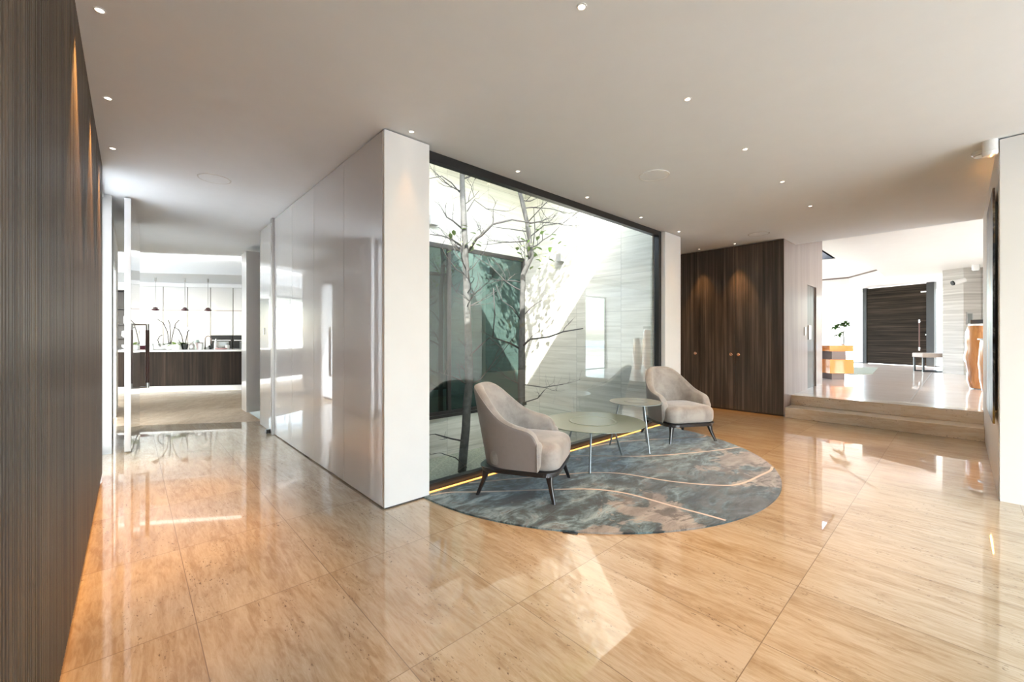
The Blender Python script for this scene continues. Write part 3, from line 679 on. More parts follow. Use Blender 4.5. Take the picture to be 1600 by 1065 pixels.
for x0, x1, z0, z1 in ((.55, 1.04, 2.48, 2.49), (1.085, 1.095, .66, 2.46), (.55, 1.04, .63, .64)): MB().box(x0, x1, .003, .010, z0, z1).build('backlight', M_BACK, pn)
# ceiling sensors
sd = thing('smoke_detector', 'flat round white smoke detector on the ceiling beside the white wall end', 'smoke detector', (5.36, -.13, CZ))
MB().lathe([(.065, 0), (.065, -.018), (.055, -.024), (.05, -.038), (.02, -.045)], n=24).build('body', M_CERAM, sd, smooth=True, autosm=35)
MB().lathe([(.0525, -.0245), (.0525, -.034)], n=24).build('vent', M_GREYBR, sd)
al = thing('alarm_sounder', 'white cylinder alarm sounder on the ceiling next to the smoke detector', 'alarm', (5.10, -.165, CZ))
MB().lathe([(.044, 0), (.044, -.085), (.042, -.087)], n=24).build('body', M_CERAM, al, smooth=True, autosm=35); MB().lathe([(.045, -.089), (.045, -.11), (.038, -.122)], n=24).build('grille', M_CERAM, al, smooth=True, autosm=35)
p_ = pt(1524.5, 413, 10.2)
o = MB(); o.M = Matrix.Translation((p_.x, p_.y, HZ)); o.lathe([(.07, 0), (.07, -.12), (.05, -.15)], n=18); tag(o.build('ceiling_sensor', M_CERAM, smooth=True, autosm=35), 'white motion sensor on the ceiling above the stone pier', 'sensor')
# speakers
for x, y, r, lab in ((3.777, 2.037, .145, 'round white ceiling speaker above the coffee tables'), (7.10, 2.10, .145, 'round white ceiling speaker in front of the dark wardrobe'), (.618, 5.06, .14, 'round ceiling speaker near the open white door')):
    s_ = thing('ceiling_speaker', lab, 'speaker', (x, y, CZ), 0, 'ceiling speakers')
    MB().lathe([(r-.012, 0), (r-.012, -.006), (r, -.006), (r, 0)], n=40).build('rim', M_CERAM, s_)
    MB().lathe([(r-.012, -.001), (r-.012, -.005)], n=40).build('grille', M_CEIL, s_)
# downlights
rowA = ['behind the camera', 'nearest the camera', 'second', 'third']
proto = None
def downlight(x, y, e, label, z=CZ, size=60, group='warm recessed downlights'):
    global proto
    if proto is None:
        d = thing('downlight', label, 'downlight', (x, y, z), 0, group)
        MB().lathe([(.017, 0), (.017, -.003), (.025, -.003), (.025, 0)], n=20).build('trim_ring', M_CERAM, d)
        MB().lathe([(.0168, -.0012), (.0168, -.002)], n=20).build('lens', M_SPOT, d)
        proto = d
    else:
        d = copy_tree(proto); d.location = (x, y, z); d['label'] = label
    l = bpy.data.lights.new('lamp', 'SPOT'); l.energy = e*.7; l.spot_size = math.radians(size); l.spot_blend = .7; l.color = (1, .52, .18); l.shadow_soft_size = .02
    lo = bpy.data.objects.new('lamp_light', l); COL.objects.link(lo); lo.parent = d; lo.location = (0, 0, -.02)
    return d
for i, y in enumerate((.85, 1.83, 2.825, 3.832, 4.827)):
    nm = [None, None, 'largest of the three downlights along the fluted wood wall', 'middle of the three downlights along the fluted wood wall', 'smallest, farthest of the three downlights along the fluted wood wall'][i] or 'warm downlight over the fluted wall beside the camera'
    if i > 1: downlight(-.11, y, 330, nm, size=50)
fr = ['over the open floor nearest the camera', 'over the floor before the rug', 'over the outer rug edge', 'over the floor between rug and steps', 'farthest of the row leading to the painting']
for i, x in enumerate((1.589, 2.726, 3.811, 4.89, 6.05)): downlight(x, 1.23, 260 if i == 4 else 150, 'small warm downlight '+fr[i])
br = ['in front of the white partition end', 'above the near armchair by the courtyard window', 'above the tables by the courtyard window', 'above the far armchair by the courtyard window', 'in front of the white column']
for i, x in enumerate((1.593, 2.723, 3.807, 4.977, 6.066)): downlight(x, 2.87, (14, 110, 150, 110, 14)[i], 'small warm downlight '+br[i], size=(34, 52, 52, 52, 36)[i])
downlight(7.56, 3.20, 110, 'small warm downlight at the left wardrobe door seam', size=50)
downlight(7.56, 2.60, 110, 'small warm downlight at the right wardrobe door seam', size=50)

# ================================================ RUG
R0, RC = 1.97, Vector((3.72, 2.97))
c = MB(); pts = []
for i in range(73):
    a = PI+PI*i/72; pts.append((RC.x+R0*math.cos(a), RC.y+R0*math.sin(a)*1.0))
c.prism(pts, .001, .013)
def ribbon(c, P, w, z):
    P = [Vector((x, y, 0)) for x, y in P]; Q = []
    for i in range(len(P)-1):      # catmull-rom
        p0, p1, p2, p3 = P[max(i-1, 0)], P[i], P[i+1], P[min(i+2, len(P)-1)]
        for k in range(8):
            t = k/8; Q.append(.5*((2*p1)+(p2-p0)*t+(2*p0-5*p1+4*p2-p3)*t*t+(3*p1-p0-3*p2+p3)*t**3))
    Q.append(P[-1]); prev = None
    for i, q in enumerate(Q):
        d = (Q[min(i+1, len(Q)-1)]-Q[max(i-1, 0)]).normalized(); n = Vector((-d.y, d.x, 0))*w/2
        cur = (c.v((q.x+n.x, q.y+n.y, z)), c.v((q.x-n.x, q.y-n.y, z)))
        if prev: c.f([prev[0], prev[1], cur[1], cur[0]])
        prev = cur
c.mi = 1
for L in ([(1.80, 2.93), (1.953, 2.88), (2.154, 2.709), (2.603, 2.362), (2.877, 2.124), (3.013, 1.863), (3.048, 1.496), (3.076, 1.256), (3.085, 1.12)],
          [(2.2, 2.95), (2.83, 2.62), (3.078, 2.479), (3.228, 2.383), (3.42, 2.163), (3.561, 1.748), (3.758, 1.439), (3.95, 1.31), (4.35, 1.262), (4.558, 1.245), (4.70, 1.27)],
          [(3.3, 2.95), (3.543, 2.83), (3.785, 2.616), (4.143, 2.286), (4.767, 1.946), (5.25, 1.75)],
          [(3.95, 2.95), (4.455, 2.83), (5.075, 2.48), (5.407, 2.264), (5.54, 2.26)]): ribbon(c, L, .024, .0146)
tag(c.build('rug', [M_RUG, M_RUGL], recalc=False), 'large half-round blue grey silk rug under the two armchairs', 'rug')
o = MB().box(0, .10, 0, .04, .0005, .004); o2 = o.build('rug_label', M_BLACK, bpy.data.objects['rug.001'] if 'rug.001' in bpy.data.objects else None)
o2.location = (2.12, 1.80, 0); o2.rotation_euler = (0, 0, -1.05)

# ================================================ ARMCHAIRS
def smooth(t): t = max(0, min(1, t)); return t*t*(3-2*t)
def rrect(wx, wy, r, n=8, cx=0, cy=0):
    P = []
    for sx, sy, a0 in ((1, 1, 0), (-1, 1, PI/2), (-1, -1, PI), (1, -1, 1.5*PI)):
        for k in range(n+1):
            a = a0+PI/2*k/n; P.append((cx+sx*(wx-r)+r*math.cos(a), cy+sy*(wy-r)+r*math.sin(a)))
    return P
def make_armchair(label):
    t = thing('armchair', label, 'armchair', (0, 0, 0), 0, 'velvet tub armchairs')
    # seat frame ring
    c = MB(); P = rrect(.335, .33, .13, 8, 0, -.005); c.prism(P, .195, .222)
    P = rrect(.345, .34, .135, 8, 0, -.005); c.prism(P, .2225, .235); c.build('seat_frame', M_BLACK, t, bevel=.004)
    for sx in (-1, 1):
        for sy in (-1, 1):
            top = Vector((sx*.265, sy*.265, .2)); ft = Vector((sx*.320, sy*.315 if sy < 0 else .325, 0))
            m = top.lerp(ft, .35)+Vector((-sx*.006, -sy*.006, 0))
            c = MB(); rings = []
            for p, a in ((top, .030), (m, .0195), (ft, .0135)):
                rings.append([p+Vector((x, y, 0)) for x, y in rrect(a, a, a*.5, 3)])
            c.loft(rings); c.build('leg', M_BLACK, t, smooth=True, autosm=50)
    # seat cushion
    c = MB(); rings = []
    for z, ins in ((.236, .012), (.25, .0), (.30, -.004), (.36, -.006), (.395, .002), (.42, .022), (.436, .06), (.444, .12), (.447, .2)):
        rings.append([(x, y, z) for x, y in rrect(.322-ins*.9, .30-ins, max(.02, .12-ins*.45), 8, 0, -.045)])
    c.loft(rings); c.build('seat', M_VELVET, t, smooth=True, sub=1)
    # wrap-round shell
    def path(s):   # s 0..1 from front of one arm round the back to the other
        hw, yb, y0, y1 = .338, .0, -.185, .335
        side = .30
        if s < side: q = s/side; return Vector((hw, y0+(yb-y0)*q, 0)), 0.0, Vector((1, 0, 0))
        if s > 1-side: q = (1-s)/side; return Vector((-hw, y0+(yb-y0)*q, 0)), 0.0, Vector((-1, 0, 0))
        a = PI*(s-side)/(1-2*side); e = .82
        cx = math.copysign(abs(math.cos(a))**e, math.cos(a)); sy = abs(math.sin(a))**e
        n = Vector((math.cos(a)/hw, math.sin(a)/(y1-yb), 0)).normalized()
        return Vector((hw*cx, yb+(y1-yb)*sy, 0)), math.sin(a), n
    NS = 400; cum = [0.0]
    for k in range(NS): cum.append(cum[-1]+(path((k+1)/NS)[0]-path(k/NS)[0]).length)
    def arc(s):
        L = cum[min(NS, int(round(s*NS)))]; return min(L, cum[-1]-L)
    TAB = [(0, .470), (.025, .522), (.06, .552), (.11, .570), (.19, .588), (.27, .618), (.34, .672), (.41, .745), (.47, .808), (.53, .852), (.60, .876), (.75, .882)]
    def interp(a):
        for k in range(len(TAB)-1):
            (x1, y1_), (x2, y2_) = TAB[k], TAB[k+1]
            if a <= x2:
                m1 = (TAB[k+1][1]-TAB[k-1][1])/(TAB[k+1][0]-TAB[k-1][0]) if k else (y2_-y1_)/(x2-x1)
                m2 = (TAB[k+2][1]-TAB[k][1])/(TAB[k+2][0]-TAB[k][0]) if k+2 < len(TAB) else 0
                t_ = (a-x1)/(x2-x1); d_ = x2-x1
                return (2*t_**3-3*t_**2+1)*y1_+(t_**3-2*t_**2+t_)*d_*m1+(-2*t_**3+3*t_**2)*y2_+(t_**3-t_**2)*d_*m2
        return TAB[-1][1]
    def section(s):
        p, back, n = path(s)
        al = arc(s); h = interp(al)
        thick = .088
        lean = .135*back**1.2
        def out(z): q = max(0, (z-.235)/.64); return n*(.012*math.sin(min(1, q)*PI)*.6)+Vector((0, 1, 0))*lean*q**1.15+n*(.018*q*(1-back))
        zr = h-thick*.42
        outer = [p+out(z)+Vector((0, 0, z)) for z in [.236+(zr-.236)*k/5 for k in range(6)]]
        c0 = p+out(zr)-n*thick*.5; r = thick*.5
        roll = [c0+n*r*math.cos(a)*1.0+Vector((0, 0, zr+thick*.42*math.sin(a))) for a in [PI*k/8 for k in range(0, 9)]]
        inner = [p+out(z)-n*(thick+.012*math.sin(PI*(z-.40)/(zr-.40)))+Vector((0, 0, z)) for z in [zr+(.38-zr)*k/5 for k in range(1, 6)]]
        return outer, roll, inner
    N = 100; so_, ri = [], []; pipe = []
    for i in range(N+1):
        o_, r_, i_ = section(i/N); so_.append(o_+[r_[1], r_[2]*.5+r_[1]*.5]); ri.append([r_[2]*.5+r_[1]*.5]+r_[2:]+i_); pipe.append(r_[2]*.5+r_[1]*.5)
    c = MB(); c.loft(so_, closed=False, caps=False); sh = c.build('shell', M_LEATHER, t, smooth=True, recalc=True)
    c = MB(); c.loft(ri, closed=False, caps=False)
    # rounded arm fronts
    for s, sg in ((0, -1), (1, 1)):
        o_, r_, i_ = section(s); L = o_+r_[1:]+i_
        cen = sum((Vector(p) for p in L), Vector())/len(L)
        rings = []
        for k in range(5):
            q = k/4*PI/2; f_ = math.cos(q)
            rings.append([cen.lerp(Vector(p), .25+.75*f_) * 1.0 + Vector((0, -.032*math.sin(q), 0)) for p in L])
            for j, p in enumerate(rings[-1]): p.z = L[j].z*(.25+.75*f_)+cen.z*(.75-.75*f_)
        for k in range(4):
            A = [c.v(p) for p in rings[k]]; B = [c.v(p) for p in rings[k+1]]
            for j in range(len(L)-1): c.f([A[j], A[j+1], B[j+1], B[j]])
        c.f([c.v(p) for p in rings[-1]])
    bmesh.ops.remove_doubles(c.bm, verts=c.bm.verts[:], dist=.0008)
    c.build('backrest', M_VELVET, t, smooth=True, autosm=70)
    fr0 = section(0)[0]; fr1 = section(1)[0]
    path_p = [Vector(p) for p in fr0]+pipe+[Vector(p) for p in fr1[::-1]]
    c = MB(); c.tube(path_p, .0048, 6); c.build('piping', M_VELVET, t, smooth=True)
    return t
a1 = make_armchair('nearer velvet tub armchair, seen from its side, beside the white partition')
a1.location = (2.535, 2.561, .013); a1.rotation_euler.z = math.radians(29)
a2 = copy_tree(a1); a2['label'] = 'farther velvet tub armchair facing the camera, in front of the white column'
a2.location = (5.215, 2.49, .013); a2.rotation_euler.z = math.radians(-29)

# ================================================ TABLES
def table(name, label, x, y, top, R, feet, mt, disc, th=.010):
    t = thing(name, label, 'table', (x, y, .013))
    MB().lathe([(R-.004, top-th), (R, top-th+.002), (R, top-.002), (R-.004, top)], n=64).build('tabletop', mt, t)
    if disc:
        MB().lathe([(disc+.016, top+.0002), (disc+.012, top+.005), (disc, top+.005), (disc-.012, top+.0006)], n=48).build('inset_tray', mt, t, smooth=True, autosm=20)
    for fx_, fy_ in feet:
        tp = Vector((fx_*.62, fy_*.62, top-th)); ft = Vector((fx_, fy_, 0))
        c = MB(); c.tube([tp, ft], .0105, 10); c.lathe([(.035, top-th-.004), (.035, top-th)], c=(tp.x, tp.y, 0), n=14); c.build('leg', M_TLEG, t, smooth=True, autosm=40)
    return t
table('coffee_table', 'large low round sage green table with inset disc beside the near armchair', 3.55, 2.65-.05, .415, .53, [(-.35, -.22), (.39, -.10), (-.06, .34)], M_TABLE, .235)
table('side_table', 'smaller, higher round grey table between coffee table and far armchair', 4.36, 2.585, .535, .30, [(-.14, -.255), (-.155, .25), (.29, .02)], M_TABLEG, .12)

# ================================================ COURTYARD TREES
def twigs(c, p, d, L, r, depth, rnd):
    n = 5; pts = [p]; cur = p.copy(); dd = d.normalized()
    for i in range(n):
        dd = (dd+Vector((rnd.uniform(-.35, .35), rnd.uniform(-.35, .35), rnd.uniform(-.25, .35)))).normalized()
        cur = cur+dd*L/n; pts.append(cur.copy())
    c.tube(pts, [r*(1-.75*i/n) for i in range(n+1)], 5)
    ends = [pts[-1]]
    if depth > 0:
        for k in range(rnd.choice((2, 3))):
            i = rnd.randint(1, n-1); a = rnd.uniform(0, 2*PI)
            nd = (dd+Vector((math.cos(a), math.sin(a), rnd.uniform(-.2, .7)))*.9)
            ends += twigs(c, pts[i], nd, L*rnd.uniform(.45, .7), r*.5, depth-1, rnd)
    return ends
def keep(p): return 1.95 < p.x < 5.7 and 3.25 < p.y < 5.8
def make_tree(label, trunk, rad, limbs, seed, nrand, zr, crown):
    rnd = random.Random(seed); b = trunk[0]
    t = thing('courtyard_tree', label, 'tree', tuple(b))
    c = MB(); c.M = Matrix.Translation(-b)
    P = []
    for i in range(len(trunk)-1):
        for k in range(4): P.append(trunk[i].lerp(trunk[i+1], k/4)+Vector((rnd.uniform(-.006, .006), rnd.uniform(-.006, .006), 0)))
    P.append(trunk[-1]); n = len(P)
    c.tube(P, [rad*(1-.55*i/n)*(1+rnd.uniform(-.05, .09)) for i in range(n)], 12); c.build('trunk', M_BARK, t, smooth=True)
    ends = []
    for L, r in limbs:
        c = MB(); c.M = Matrix.Translation(-b)
        m = len(L); c.tube(L, [r*(1-.7*i/m) for i in range(m)], 6)
        for i in range(1, m):
            if rnd.random() < .8: ends += twigs(c, L[i], (L[i]-L[i-1]).normalized()+Vector((rnd.uniform(-.8, .8), rnd.uniform(-.8, .8), rnd.uniform(-.3, .8))), rnd.uniform(.18, .4), r*.35, 1, rnd)
        c.build('branch', M_TWIG, t, smooth=True)
    for k in range(nrand):
        i = rnd.randint(3, n-1); p = P[i]
        if not zr[0] < p.z < zr[1]: continue
        c = MB(); c.M = Matrix.Translation(-b)
        a = rnd.uniform(0, 2*PI); ends += twigs(c, p, Vector((math.cos(a), math.sin(a)*.6, rnd.uniform(-.1, .8))), rnd.uniform(.5, 1.0), .012, 2, rnd)
        c.build('branch', M_TWIG, t, smooth=True)
    c = MB(); c.M = Matrix.Translation(-b)
    for (cx, cy, cz, rx_, ry_, rz_, nl) in crown:
        for k in range(nl):
            while True:
                q = Vector((rnd.uniform(-1, 1), rnd.uniform(-1, 1), rnd.uniform(-1, 1)))
                if q.length < 1: break
            p = Vector((cx+q.x*rx_, cy+q.y*ry_, cz+q.z*rz_)); a = rnd.uniform(0, 2*PI)
            leaf_quad(c, p, Vector((math.cos(a), math.sin(a), rnd.uniform(-.6, .3))), Vector((0, 0, 1)), rnd.uniform(.08, .13), .06, .2)
    c.build('leaves', M_LEAF, t, recalc=False)
    return t
D1, D2 = 6.14, 6.62
def T(d, *L): return [pt(x, y, d+dz) for x, y, dz in L]
tr1 = [Vector((3.619, 5.015, -.7)), pt(733, 600, D1), pt(730, 480, D1), pt(727, 400, D1), pt(723, 300, D1), pt(721, 220, D1+.05), pt(724, 120, D1-.2)]
limb1 = [(T(D1, (731, 394, 0), (745, 372, -.1), (752, 368, -.15), (770, 350, -.25), (800, 343, -.3), (830, 348, -.4)), .022),
         (T(D1, (722, 357, 0), (708, 345, -.1), (698, 339, -.2), (690, 325, -.3)), .014),
         (T(D1, (722, 385, 0), (705, 373, -.2), (690, 368, -.4), (672, 366, -.6)), .015),
         (T(D1, (730, 330, 0), (741, 312, .1), (760, 326, .1), (790, 330, .15)), .010),
         (T(D1, (718, 300, 0), (705, 285, -.2), (690, 275, -.3), (670, 279, -.4)), .010),
         (T(D1, (728, 430, 0), (712, 420, -.2), (694, 395, -.3), (690, 385, -.4)), .010),
         (T(D1, (730, 560, 0), (750, 540, -.2), (765, 527, -.3), (785, 545, -.4)), .012),
         (T(D1, (730, 690, 0), (705, 685, -.2), (680, 678, -.4)), .016), (T(D1, (729, 730, 0), (712, 715, -.2), (690, 708, -.3)), .010)]
tr2 = [Vector((4.60, 4.74, -.7)), pt(814, 600, D2), pt(816, 480, D2), pt(817, 430, D2), pt(831, 400, D2), pt(824, 350, D2), pt(812, 300, D2-.1), pt(800, 220, D2-.5), pt(790, 160, D2-.8)]
limb2 = [(T(D2, (814, 543, 0), (828, 530, -.1), (858, 526, -.2), (880, 518, -.3), (911, 513, -.5)), .018),
         (T(D2, (813, 545, 0), (797, 536, -.1), (770, 527, -.3), (773, 490, -.4), (771, 450, -.4)), .016),
         (T(D2, (816, 495, 0), (830, 480, .1), (838, 474, .1)), .010),
         (T(D2, (831, 395, 0), (836, 360, .1), (834, 325, .1)), .011),
         (T(D2, (822, 350, 0), (845, 325, -.1), (870, 300, -.2)), .010),
         (T(D2, (828, 370, 0), (850, 352, -.1), (880, 348, -.1), (905, 330, -.2)), .010),
         (T(D2, (826, 362, 0), (800, 358, .05), (775, 355, .1)), .010),
         (T(D2, (814, 500, 0), (800, 480, -.1), (785, 470, -.2), (775, 445, -.2)), .009),
         (T(D2, (815, 600, 0), (850, 605, -.2), (880, 600, -.4)), .010), (T(D2, (814, 630, 0), (840, 622, -.3), (850, 610, -.4)), .010)]
make_tree('bare grey courtyard tree nearest the white partition, straight trunk', tr1, .062, limb1, 3, 18, (-.2, 4.5), [(3.4, 4.2, 4.9, .9, .5, .4, 60), (3.55, 4.9, 2.75, .4, .3, .25, 14)])
make_tree('slender courtyard tree with bent trunk and sparse spring leaves, in front of sunlit stone', tr2, .052, limb2, 11, 20, (-.1, 4.5), [(4.65, 4.0, 4.3, 1.3, .50, .8, 620), (4.75, 4.5, 2.7, .5, .35, .4, 45)])
# wall lamps in the courtyard
for (x, y, z), lab in (((3.63, 5.885, 3.20), 'square grey wall lamp on the courtyard back wall'),):
    l_ = thing('wall_lamp', lab, 'wall lamp', (x, y, z))
    MB().box(-.07, .07, -.10, .0, -.07, .07).build('housing', M_GREYM, l_, bevel=.004); MB().box(-.02, .02, 0, .015, -.02, .02).build('bracket', M_GREYM, l_)
yy, zz = 4.93, 2.74
l_ = thing('wall_lamp', 'wall lamp on the sunlit courtyard stone wall, high up', 'wall lamp', (5.80, yy, zz))
MB().box(-.11, -.01, -.06, .06, -.07, .07).build('housing', M_GREYM, l_, bevel=.004); MB().box(-.01, 0, -.02, .02, -.02, .02).build('bracket', M_GREYM, l_)

# ================================================ KITCHEN
isl = thing('kitchen_island', 'long dark wood kitchen island with white worktop', 'kitchen island', tuple(KO), KA)
MB().box(-4.6, 3.2, .02, 1.08, .13, .945).build('body', M_EBONYI, isl)
MB().box(-4.65, 3.25, -.03, 1.12, .945, .99).build('worktop', M_CERAM, isl, bevel=.003)
MB().box(-4.55, 3.15, -.02, 1.05, 0, .125).build('plinth', M_CERAM, isl)
# cabinets
v0 = 2.5
us = [u_at(p, v0)[0] for p in (203, 255, 293, 329, 364, 402)]
us = us+[us[-1]+.72, us[-1]+1.44]
ws = ['white tall kitchen cabinet behind the open door handle', 'white tall kitchen cabinet behind the orchids, left', 'white tall kitchen cabinet directly behind the centre pendant', 'tall white kitchen cabinet with built-in black oven', 'white tall kitchen cabinet with black appliance, cut by the white block', 'white tall kitchen cabinet hidden right of the block', 'white tall kitchen cabinet at the far right, hidden']
for i in range(5):
    a, b_ = us[i], us[i+1]; p = K(a, v0)
    kc = thing('kitchen_cabinet', ws[i], 'cabinet', tuple(p), KA, 'tall kitchen cabinets')
    W = b_-a; MB().box(.008, W-.008, .02, .6, 0, 2.76).build('carcass', M_TAUPE if i != 9 else M_TAUPE, kc)
    MB().box(.010, W-.010, 0, .02, 2.09, 2.76).build('upper_door', M_GLOSSC, kc)
    if i in (3, 4):
        MB().box(.010, W-.010, 0, .02, 1.35, 2.07).build('middle_door', M_GLOSSC, kc)
        ov = MB().box(.012, W-.012, -.004, .02, .74, 1.345).build('oven', M_SCREEN, kc)
        MB().box(W*.28, W*.82, -.008, -.004, .93, 1.16).build('oven_window', M_SCREENG, ov)
        MB().box(.04, W-.05, -.03, -.02, 1.19, 1.205).build('oven_handle', M_STEEL, ov)
        MB().box(.010, W-.010, 0, .02, .05, .735).build('lower_door', M_GLOSSC, kc)
    else: MB().box(.010, W-.010, 0, .02, .05, 2.07).build('lower_door', M_GLOSSC, kc)
struct(MB().prism([k2(us[0], v0+.03), k2(us[5], v0+.03), k2(us[5], v0+.6), k2(us[0], v0+.6)], 2.768, CZ-.004).build('trim_8', M_CERAM))  # white filler added above the cabinets to lighten the dark gap
# white panel above the dark shelves and shelf unit
a = us[0]
sh = thing('kitchen_shelves', 'dark open kitchen shelves left of the white cabinets', 'shelves', tuple(K(a-.95, v0)), KA)
c = MB(); c.box(0, .93, .38, .42, 0, 2.65)
for x in (0, .89): c.box(x, x+.04, 0, .38, 0, 2.65)
c.build('carcass', M_DESK, sh)
for z in (.9, 1.25, 1.65, 2.1, 2.62): MB().box(.04, .89, .02, .38, z, z+.03).build('shelf', M_DESK, sh)
MB().box(0, .93, 0, .42, 2.651, 2.88).build('top_panel', M_CERAM, sh)
def k_item(name, u, v, z, prof, mat, label, cat, n=16, sx=1, sy=1):
    o = MB(); p = K(u, v, z); o.M = Matrix.Translation(p) @ Matrix.Rotation(KA, 4, 'Z'); o.lathe(prof, n=n, sx=sx, sy=sy)
    return tag(o.build(name, mat, smooth=True, autosm=50), label, cat)
ju = u_at(189, v0)[0]
k_item('jar', ju, v0+.2, 1.931-.25, [(.05, 0), (.06, .02), (.06, .2), (.04, .24)], M_CERAM, 'white lidded jar on upper dark kitchen shelf', 'jar')
k_item('vase', ju-.02, v0+.2, 1.281, [(.05, 0), (.09, .05), (.08, .18), (.05, .2)], M_CERAM, 'white squat vase on middle dark kitchen shelf', 'vase')
k_item('bowl', ju+.02, v0+.2, .931, [(.05, 0), (.12, .08), (.12, .14), (.11, .14)], M_CERAM, 'white bowl on low dark kitchen shelf', 'bowl')
# pendants
vp = 1.45
pp = None
for i, (px, lab) in enumerate(((243, 'left of the three dark red pendants over the island'), (289, 'middle of the three dark red pendants over the island'), (325, 'right of the three dark red pendants over the island'))):
    u, dep = u_at(px, vp); p = K(u, vp); 
    if pp is None:
        pp = thing('pendant_lamp', lab, 'pendant lamp', (p.x, p.y, CZ), 0, 'kitchen pendants')
        z = (H+43.5*dep/FP)-CZ
        MB().lathe([(.02, 0), (.02, -.10)], n=12).build('canopy', M_STEEL, pp); MB().tube([(0, 0, -.10), (0, 0, z+.04)], .0045, 6).build('cable', M_DARKF, pp)
        MB().lathe([(.01, z+.045), (.045, z+.035), (.06, z+.015), (.05, z+.004)], n=20).build('upper_shade', M_PLUM, pp, smooth=True)
        MB().lathe([(.055, z-.002), (.09, z-.02), (.075, z-.045), (.02, z-.055)], n=20).build('lower_shade', M_PLUM, pp, smooth=True)
    else:
        d = copy_tree(pp); d.location = (p.x, p.y, CZ); d['label'] = lab
# things on the island
WZ = .9905
def iu(px, v=.35): return u_at(px, v)[0]
cup = [(.035, 0), (.045, .01), (.05, .10), (.046, .10), (.04, .015)]
pot = [(.06, 0), (.07, .005), (.085, .13), (.078, .13), (.065, .11)]
k_item('bowl', iu(226), .3, WZ, [(.05, 0), (.12, .05), (.2, .10), (.19, .10), (.1, .05)], M_PLUM, 'wide plum glass bowl on the island by the door handle', 'bowl', 24)
k_item('tray', iu(222), .25, WZ+.0, [(.10, 0), (.14, .012), (.13, .016)], M_PINK, 'small pink dish in front of the plum bowl', 'dish', 24)
k_item('vase', iu(237), .3, WZ, [(.06, 0), (.075, .05), (.06, .14), (.05, .15)], M_CERAM, 'white vase between plum bowl and oval planter', 'vase')
k_item('storage_jar', iu(305.4), .4, WZ, [(.055, 0), (.06, .01), (.06, .2), (.04, .24)], plain('mint glass', (.55, .68, .62), .15, .02, coat=1), 'pale mint glass jar on the island right of the orchids', 'jar')
k_item('glass_jar', iu(300), .4, WZ, [(.08, 0), (.09, .01), (.09, .12), (.03, .17), (.01, .2)], M_GREYM, 'silver lidded jar beside the mint glass jar', 'jar')
k_item('tumbler', iu(311.3), .35, WZ, [(.05, 0), (.085, .17), (.08, .17), (.045, .01)], M_TAUPE, 'taupe flared pot right of the mint jar', 'pot')
k_item('mug', iu(315.5), .3, WZ, [(.05, 0), (.052, .15), (.048, .15), (.045, .01)], M_CERAM, 'white tall mug left of the tap', 'mug')
k_item('soap_bottle', iu(327), .35, WZ, [(.045, 0), (.045, .06), (.015, .08), (.015, .10)], M_BLACK, 'small black bottle right of the tap', 'bottle')
k_item('bottle', iu(337.5), .35, WZ, [(.04, 0), (.045, .02), (.04, .17), (.012, .24), (.012, .26)], M_CERAM, 'white slim bottle in front of the oven', 'bottle')
k_item('tray', iu(347), .35, WZ, [(.10, 0), (.15, .015), (.14, .03)], M_PINK, 'pale pink dish in front of the oven', 'dish')
k_item('cup', iu(355.5), .35, WZ, cup, M_CERAM, 'white cup in front of the oven', 'cup')
k_item('vase', iu(280.5), .3, WZ, [(.075, 0), (.08, .01), (.05, .14), (.02, .24), (.01, .25)], M_CERAM, 'white cone vase between the two orchid pots', 'vase')
tp_ = K(iu(322), .45, WZ)
tap = thing('kitchen_tap', 'chrome arched kitchen tap on the island', 'tap', tuple(tp_), KA)
c = MB(); arc = [(-.07, 0, 0), (-.07, 0, .22)]+[(-.07*math.cos(a), 0, .25+.08*math.sin(a)) for a in [PI*k/8 for k in range(9)]]+[(.07, 0, .2), (.07, 0, .14)]
c.tube(arc, .012, 8); c.build('spout', M_GREYBR, tap, smooth=True); MB().lathe([(.03, 0), (.03, .05)], c=(-.07, 0, 0), n=12).build('base', M_STEEL, tap)
MB().lathe([(.035, 0), (.04, .10)], c=(.04, .0, 0), n=12)
def orchid(px, mat_pot, prof, label, stems, lm, nl, v=.45, sx=1, flowers=False):
    u = iu(px, v); p = K(u, v, WZ); t = thing('orchid', label, 'potted plant', tuple(p), KA)
    MB().lathe(prof, n=18, sx=sx).build('pot', mat_pot, t, smooth=True, autosm=50)
    top = max(z for _, z in prof); c = MB()
    for k in range(nl):
        a = random.uniform(0, 2*PI); leaf_quad(c, Vector((random.uniform(-.03, .03)*sx, 0, top-.01)), Vector((math.cos(a), math.sin(a)*.7, random.uniform(.3, 1.0))), Vector((0, 0, 1)), random.uniform(.14, .24), .07, .7)
    c.build('leaves', lm, t, recalc=False)
    c = MB(); f_ = MB()
    for dx, hgt, bend in stems:
        P = [Vector((dx*.3, 0, top)), Vector((dx, 0, top+hgt*.5)), Vector((dx+bend*.4, 0, top+hgt*.85)), Vector((dx+bend, 0, top+hgt))]
        c.tube(P, .010, 5)
        if flowers:
            for k in range(6):
                q = P[2].lerp(P[3], k/5)+Vector((random.uniform(-.04, .04), 0, random.uniform(-.05, .05)))
                for j in range(5): leaf_quad(f_, q, Vector((math.cos(j*1.257), .3, math.sin(j*1.257))), Vector((0, 1, 0)), .045, .035, .1)
    c.build('stems', M_TWIG, t, smooth=True)
    if flowers: f_.build('flowers', M_CERAM, t, recalc=False)
    else: f_.bm.free()
    return t
orchid(250, M_CERAM, [(.10, 0), (.14, .02), (.15, .11), (.14, .11)], 'dark-leaved plant in wide white bowl on the island, left', [(-.05, .25, .1)], M_DPOT, 9, sx=1.2)
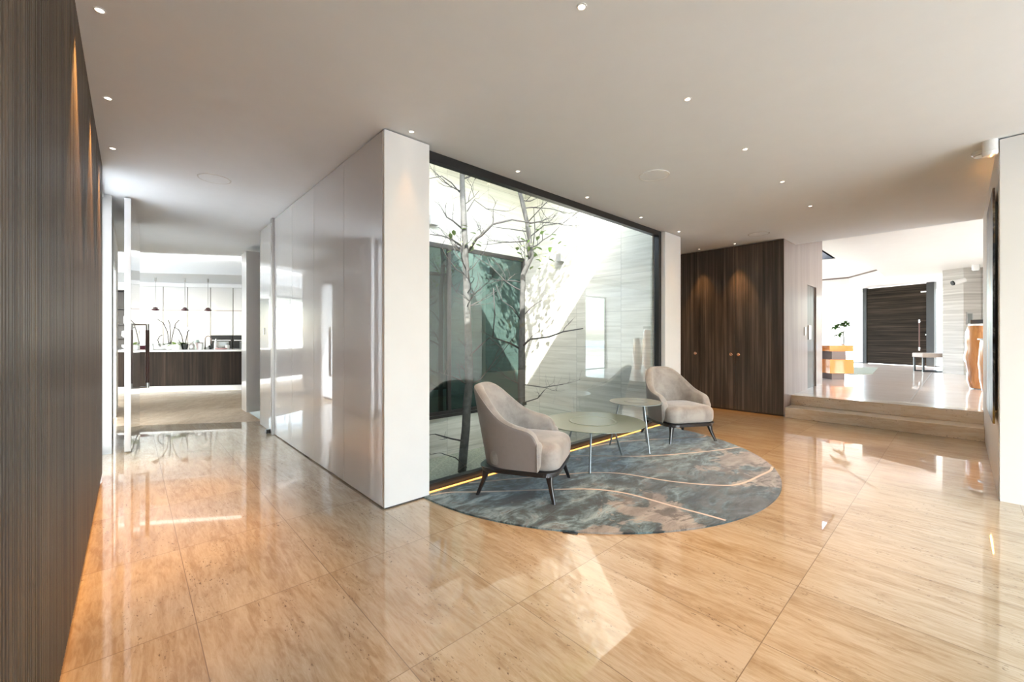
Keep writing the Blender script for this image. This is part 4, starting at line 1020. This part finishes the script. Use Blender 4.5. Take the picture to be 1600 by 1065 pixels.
orchid(265, M_CERAM, pot, 'orchid with three tall bare stems in white pot on the island', [(-.05, .62, -.22), (.02, .60, -.05), (.08, .60, .13)], M_LEAFD, 10)
orchid(274, M_CERAM, pot, 'bright lime leafed plant in white pot right of the bare orchid', [], M_LEAFL, 12, v=.3)
orchid(288, M_DPOT, pot, 'white flowering orchid in dark pot on the island', [(-.06, .42, -.16), (.05, .36, .06)], M_LEAFD, 12, flowers=True)
# coffer light line in kitchen
c = MB(); P = [K(-3.2, .50, 3.30), K(4.2, .50, 3.30), K(4.2, .54, 3.30), K(-3.2, .54, 3.30)]
c.f([c.v(p) for p in P]); 
for a_ in (3.33,): c.f([c.v(p+Vector((0, 0, .03))) for p in P][::-1])
tag(c.build('led_glow_strip', M_LEDW), 'white light strip along the far edge of the kitchen ceiling recess', 'light strip')

# ================================================ OUTSIDE
struct(MB().box(-.35, 22, -17, -3.62, -.25, -.015).build('terrace_floor', M_DECK))
struct(MB().box(-14, -.36, -9.5, 20, -.3, -.02).build('terrace_floor', M_DECK))
c = MB(); c.box(-60, 80, -60, 120, -1.6, -1.5); struct(c.build('ground', plain('dry ground', (.36, .35, .27), .9, .2, .3)))
c = MB(); c.f([c.v(p) for p in ((-2500, -2500, -30), (2500, -2500, -30), (2500, 2500, -30), (-2500, 2500, -30))]); struct(c.build('sea', M_SEA))
def hedge(x0, x1, y0, y1, h, label):
    rnd = random.Random(int(x0*10+y0)); c = MB()
    nx = max(2, int((x1-x0)/.35)); ny = max(2, int((y1-y0)/.35))
    c.box(x0, x1, y0, y1, -.25, h*.9)
    for k in range(int(nx*ny*26)):
        s = rnd.random()
        p = Vector((rnd.uniform(x0, x1), rnd.choice((y0, y1, rnd.uniform(y0, y1))), 0)); p.z = h*.92 if y0 < p.y < y1 else rnd.uniform(0, h)
        a = rnd.uniform(0, 2*PI); leaf_quad(c, p, Vector((math.cos(a), math.sin(a), rnd.uniform(-.2, 1))), Vector((0, 0, 1)), .12, .07, .2)
    tag(c.build('hedge', M_HEDGE, recalc=False), label, 'hedge')
hedge(-2, 20, -16.6, -15.9, .95, 'clipped green hedge along the terrace')
for x, lab in ((3.2, 'left'), (6.4, 'right')):
    sf = thing('outdoor_sofa', 'white outdoor sofa on the terrace, '+lab+' of the two', 'sofa', (x, -11.5, -.015), PI, 'outdoor sofas')
    MB().box(-1.1, 1.1, -.4, .4, .08, .30).build('base', M_OWHITE, sf, bevel=.03); MB().box(-1.05, 1.05, -.38, .25, .30, .44).build('seat_cushion', M_OWHITE, sf, bevel=.04)
    MB().box(-1.1, 1.1, .25, .42, .30, .78).build('backrest', M_OWHITE, sf, bevel=.04)
    for k in range(3): MB().box(-.95+k*.65, -.40+k*.65, .08, .24, .45, .80).build('pillow', M_OSTR, sf, bevel=.05)
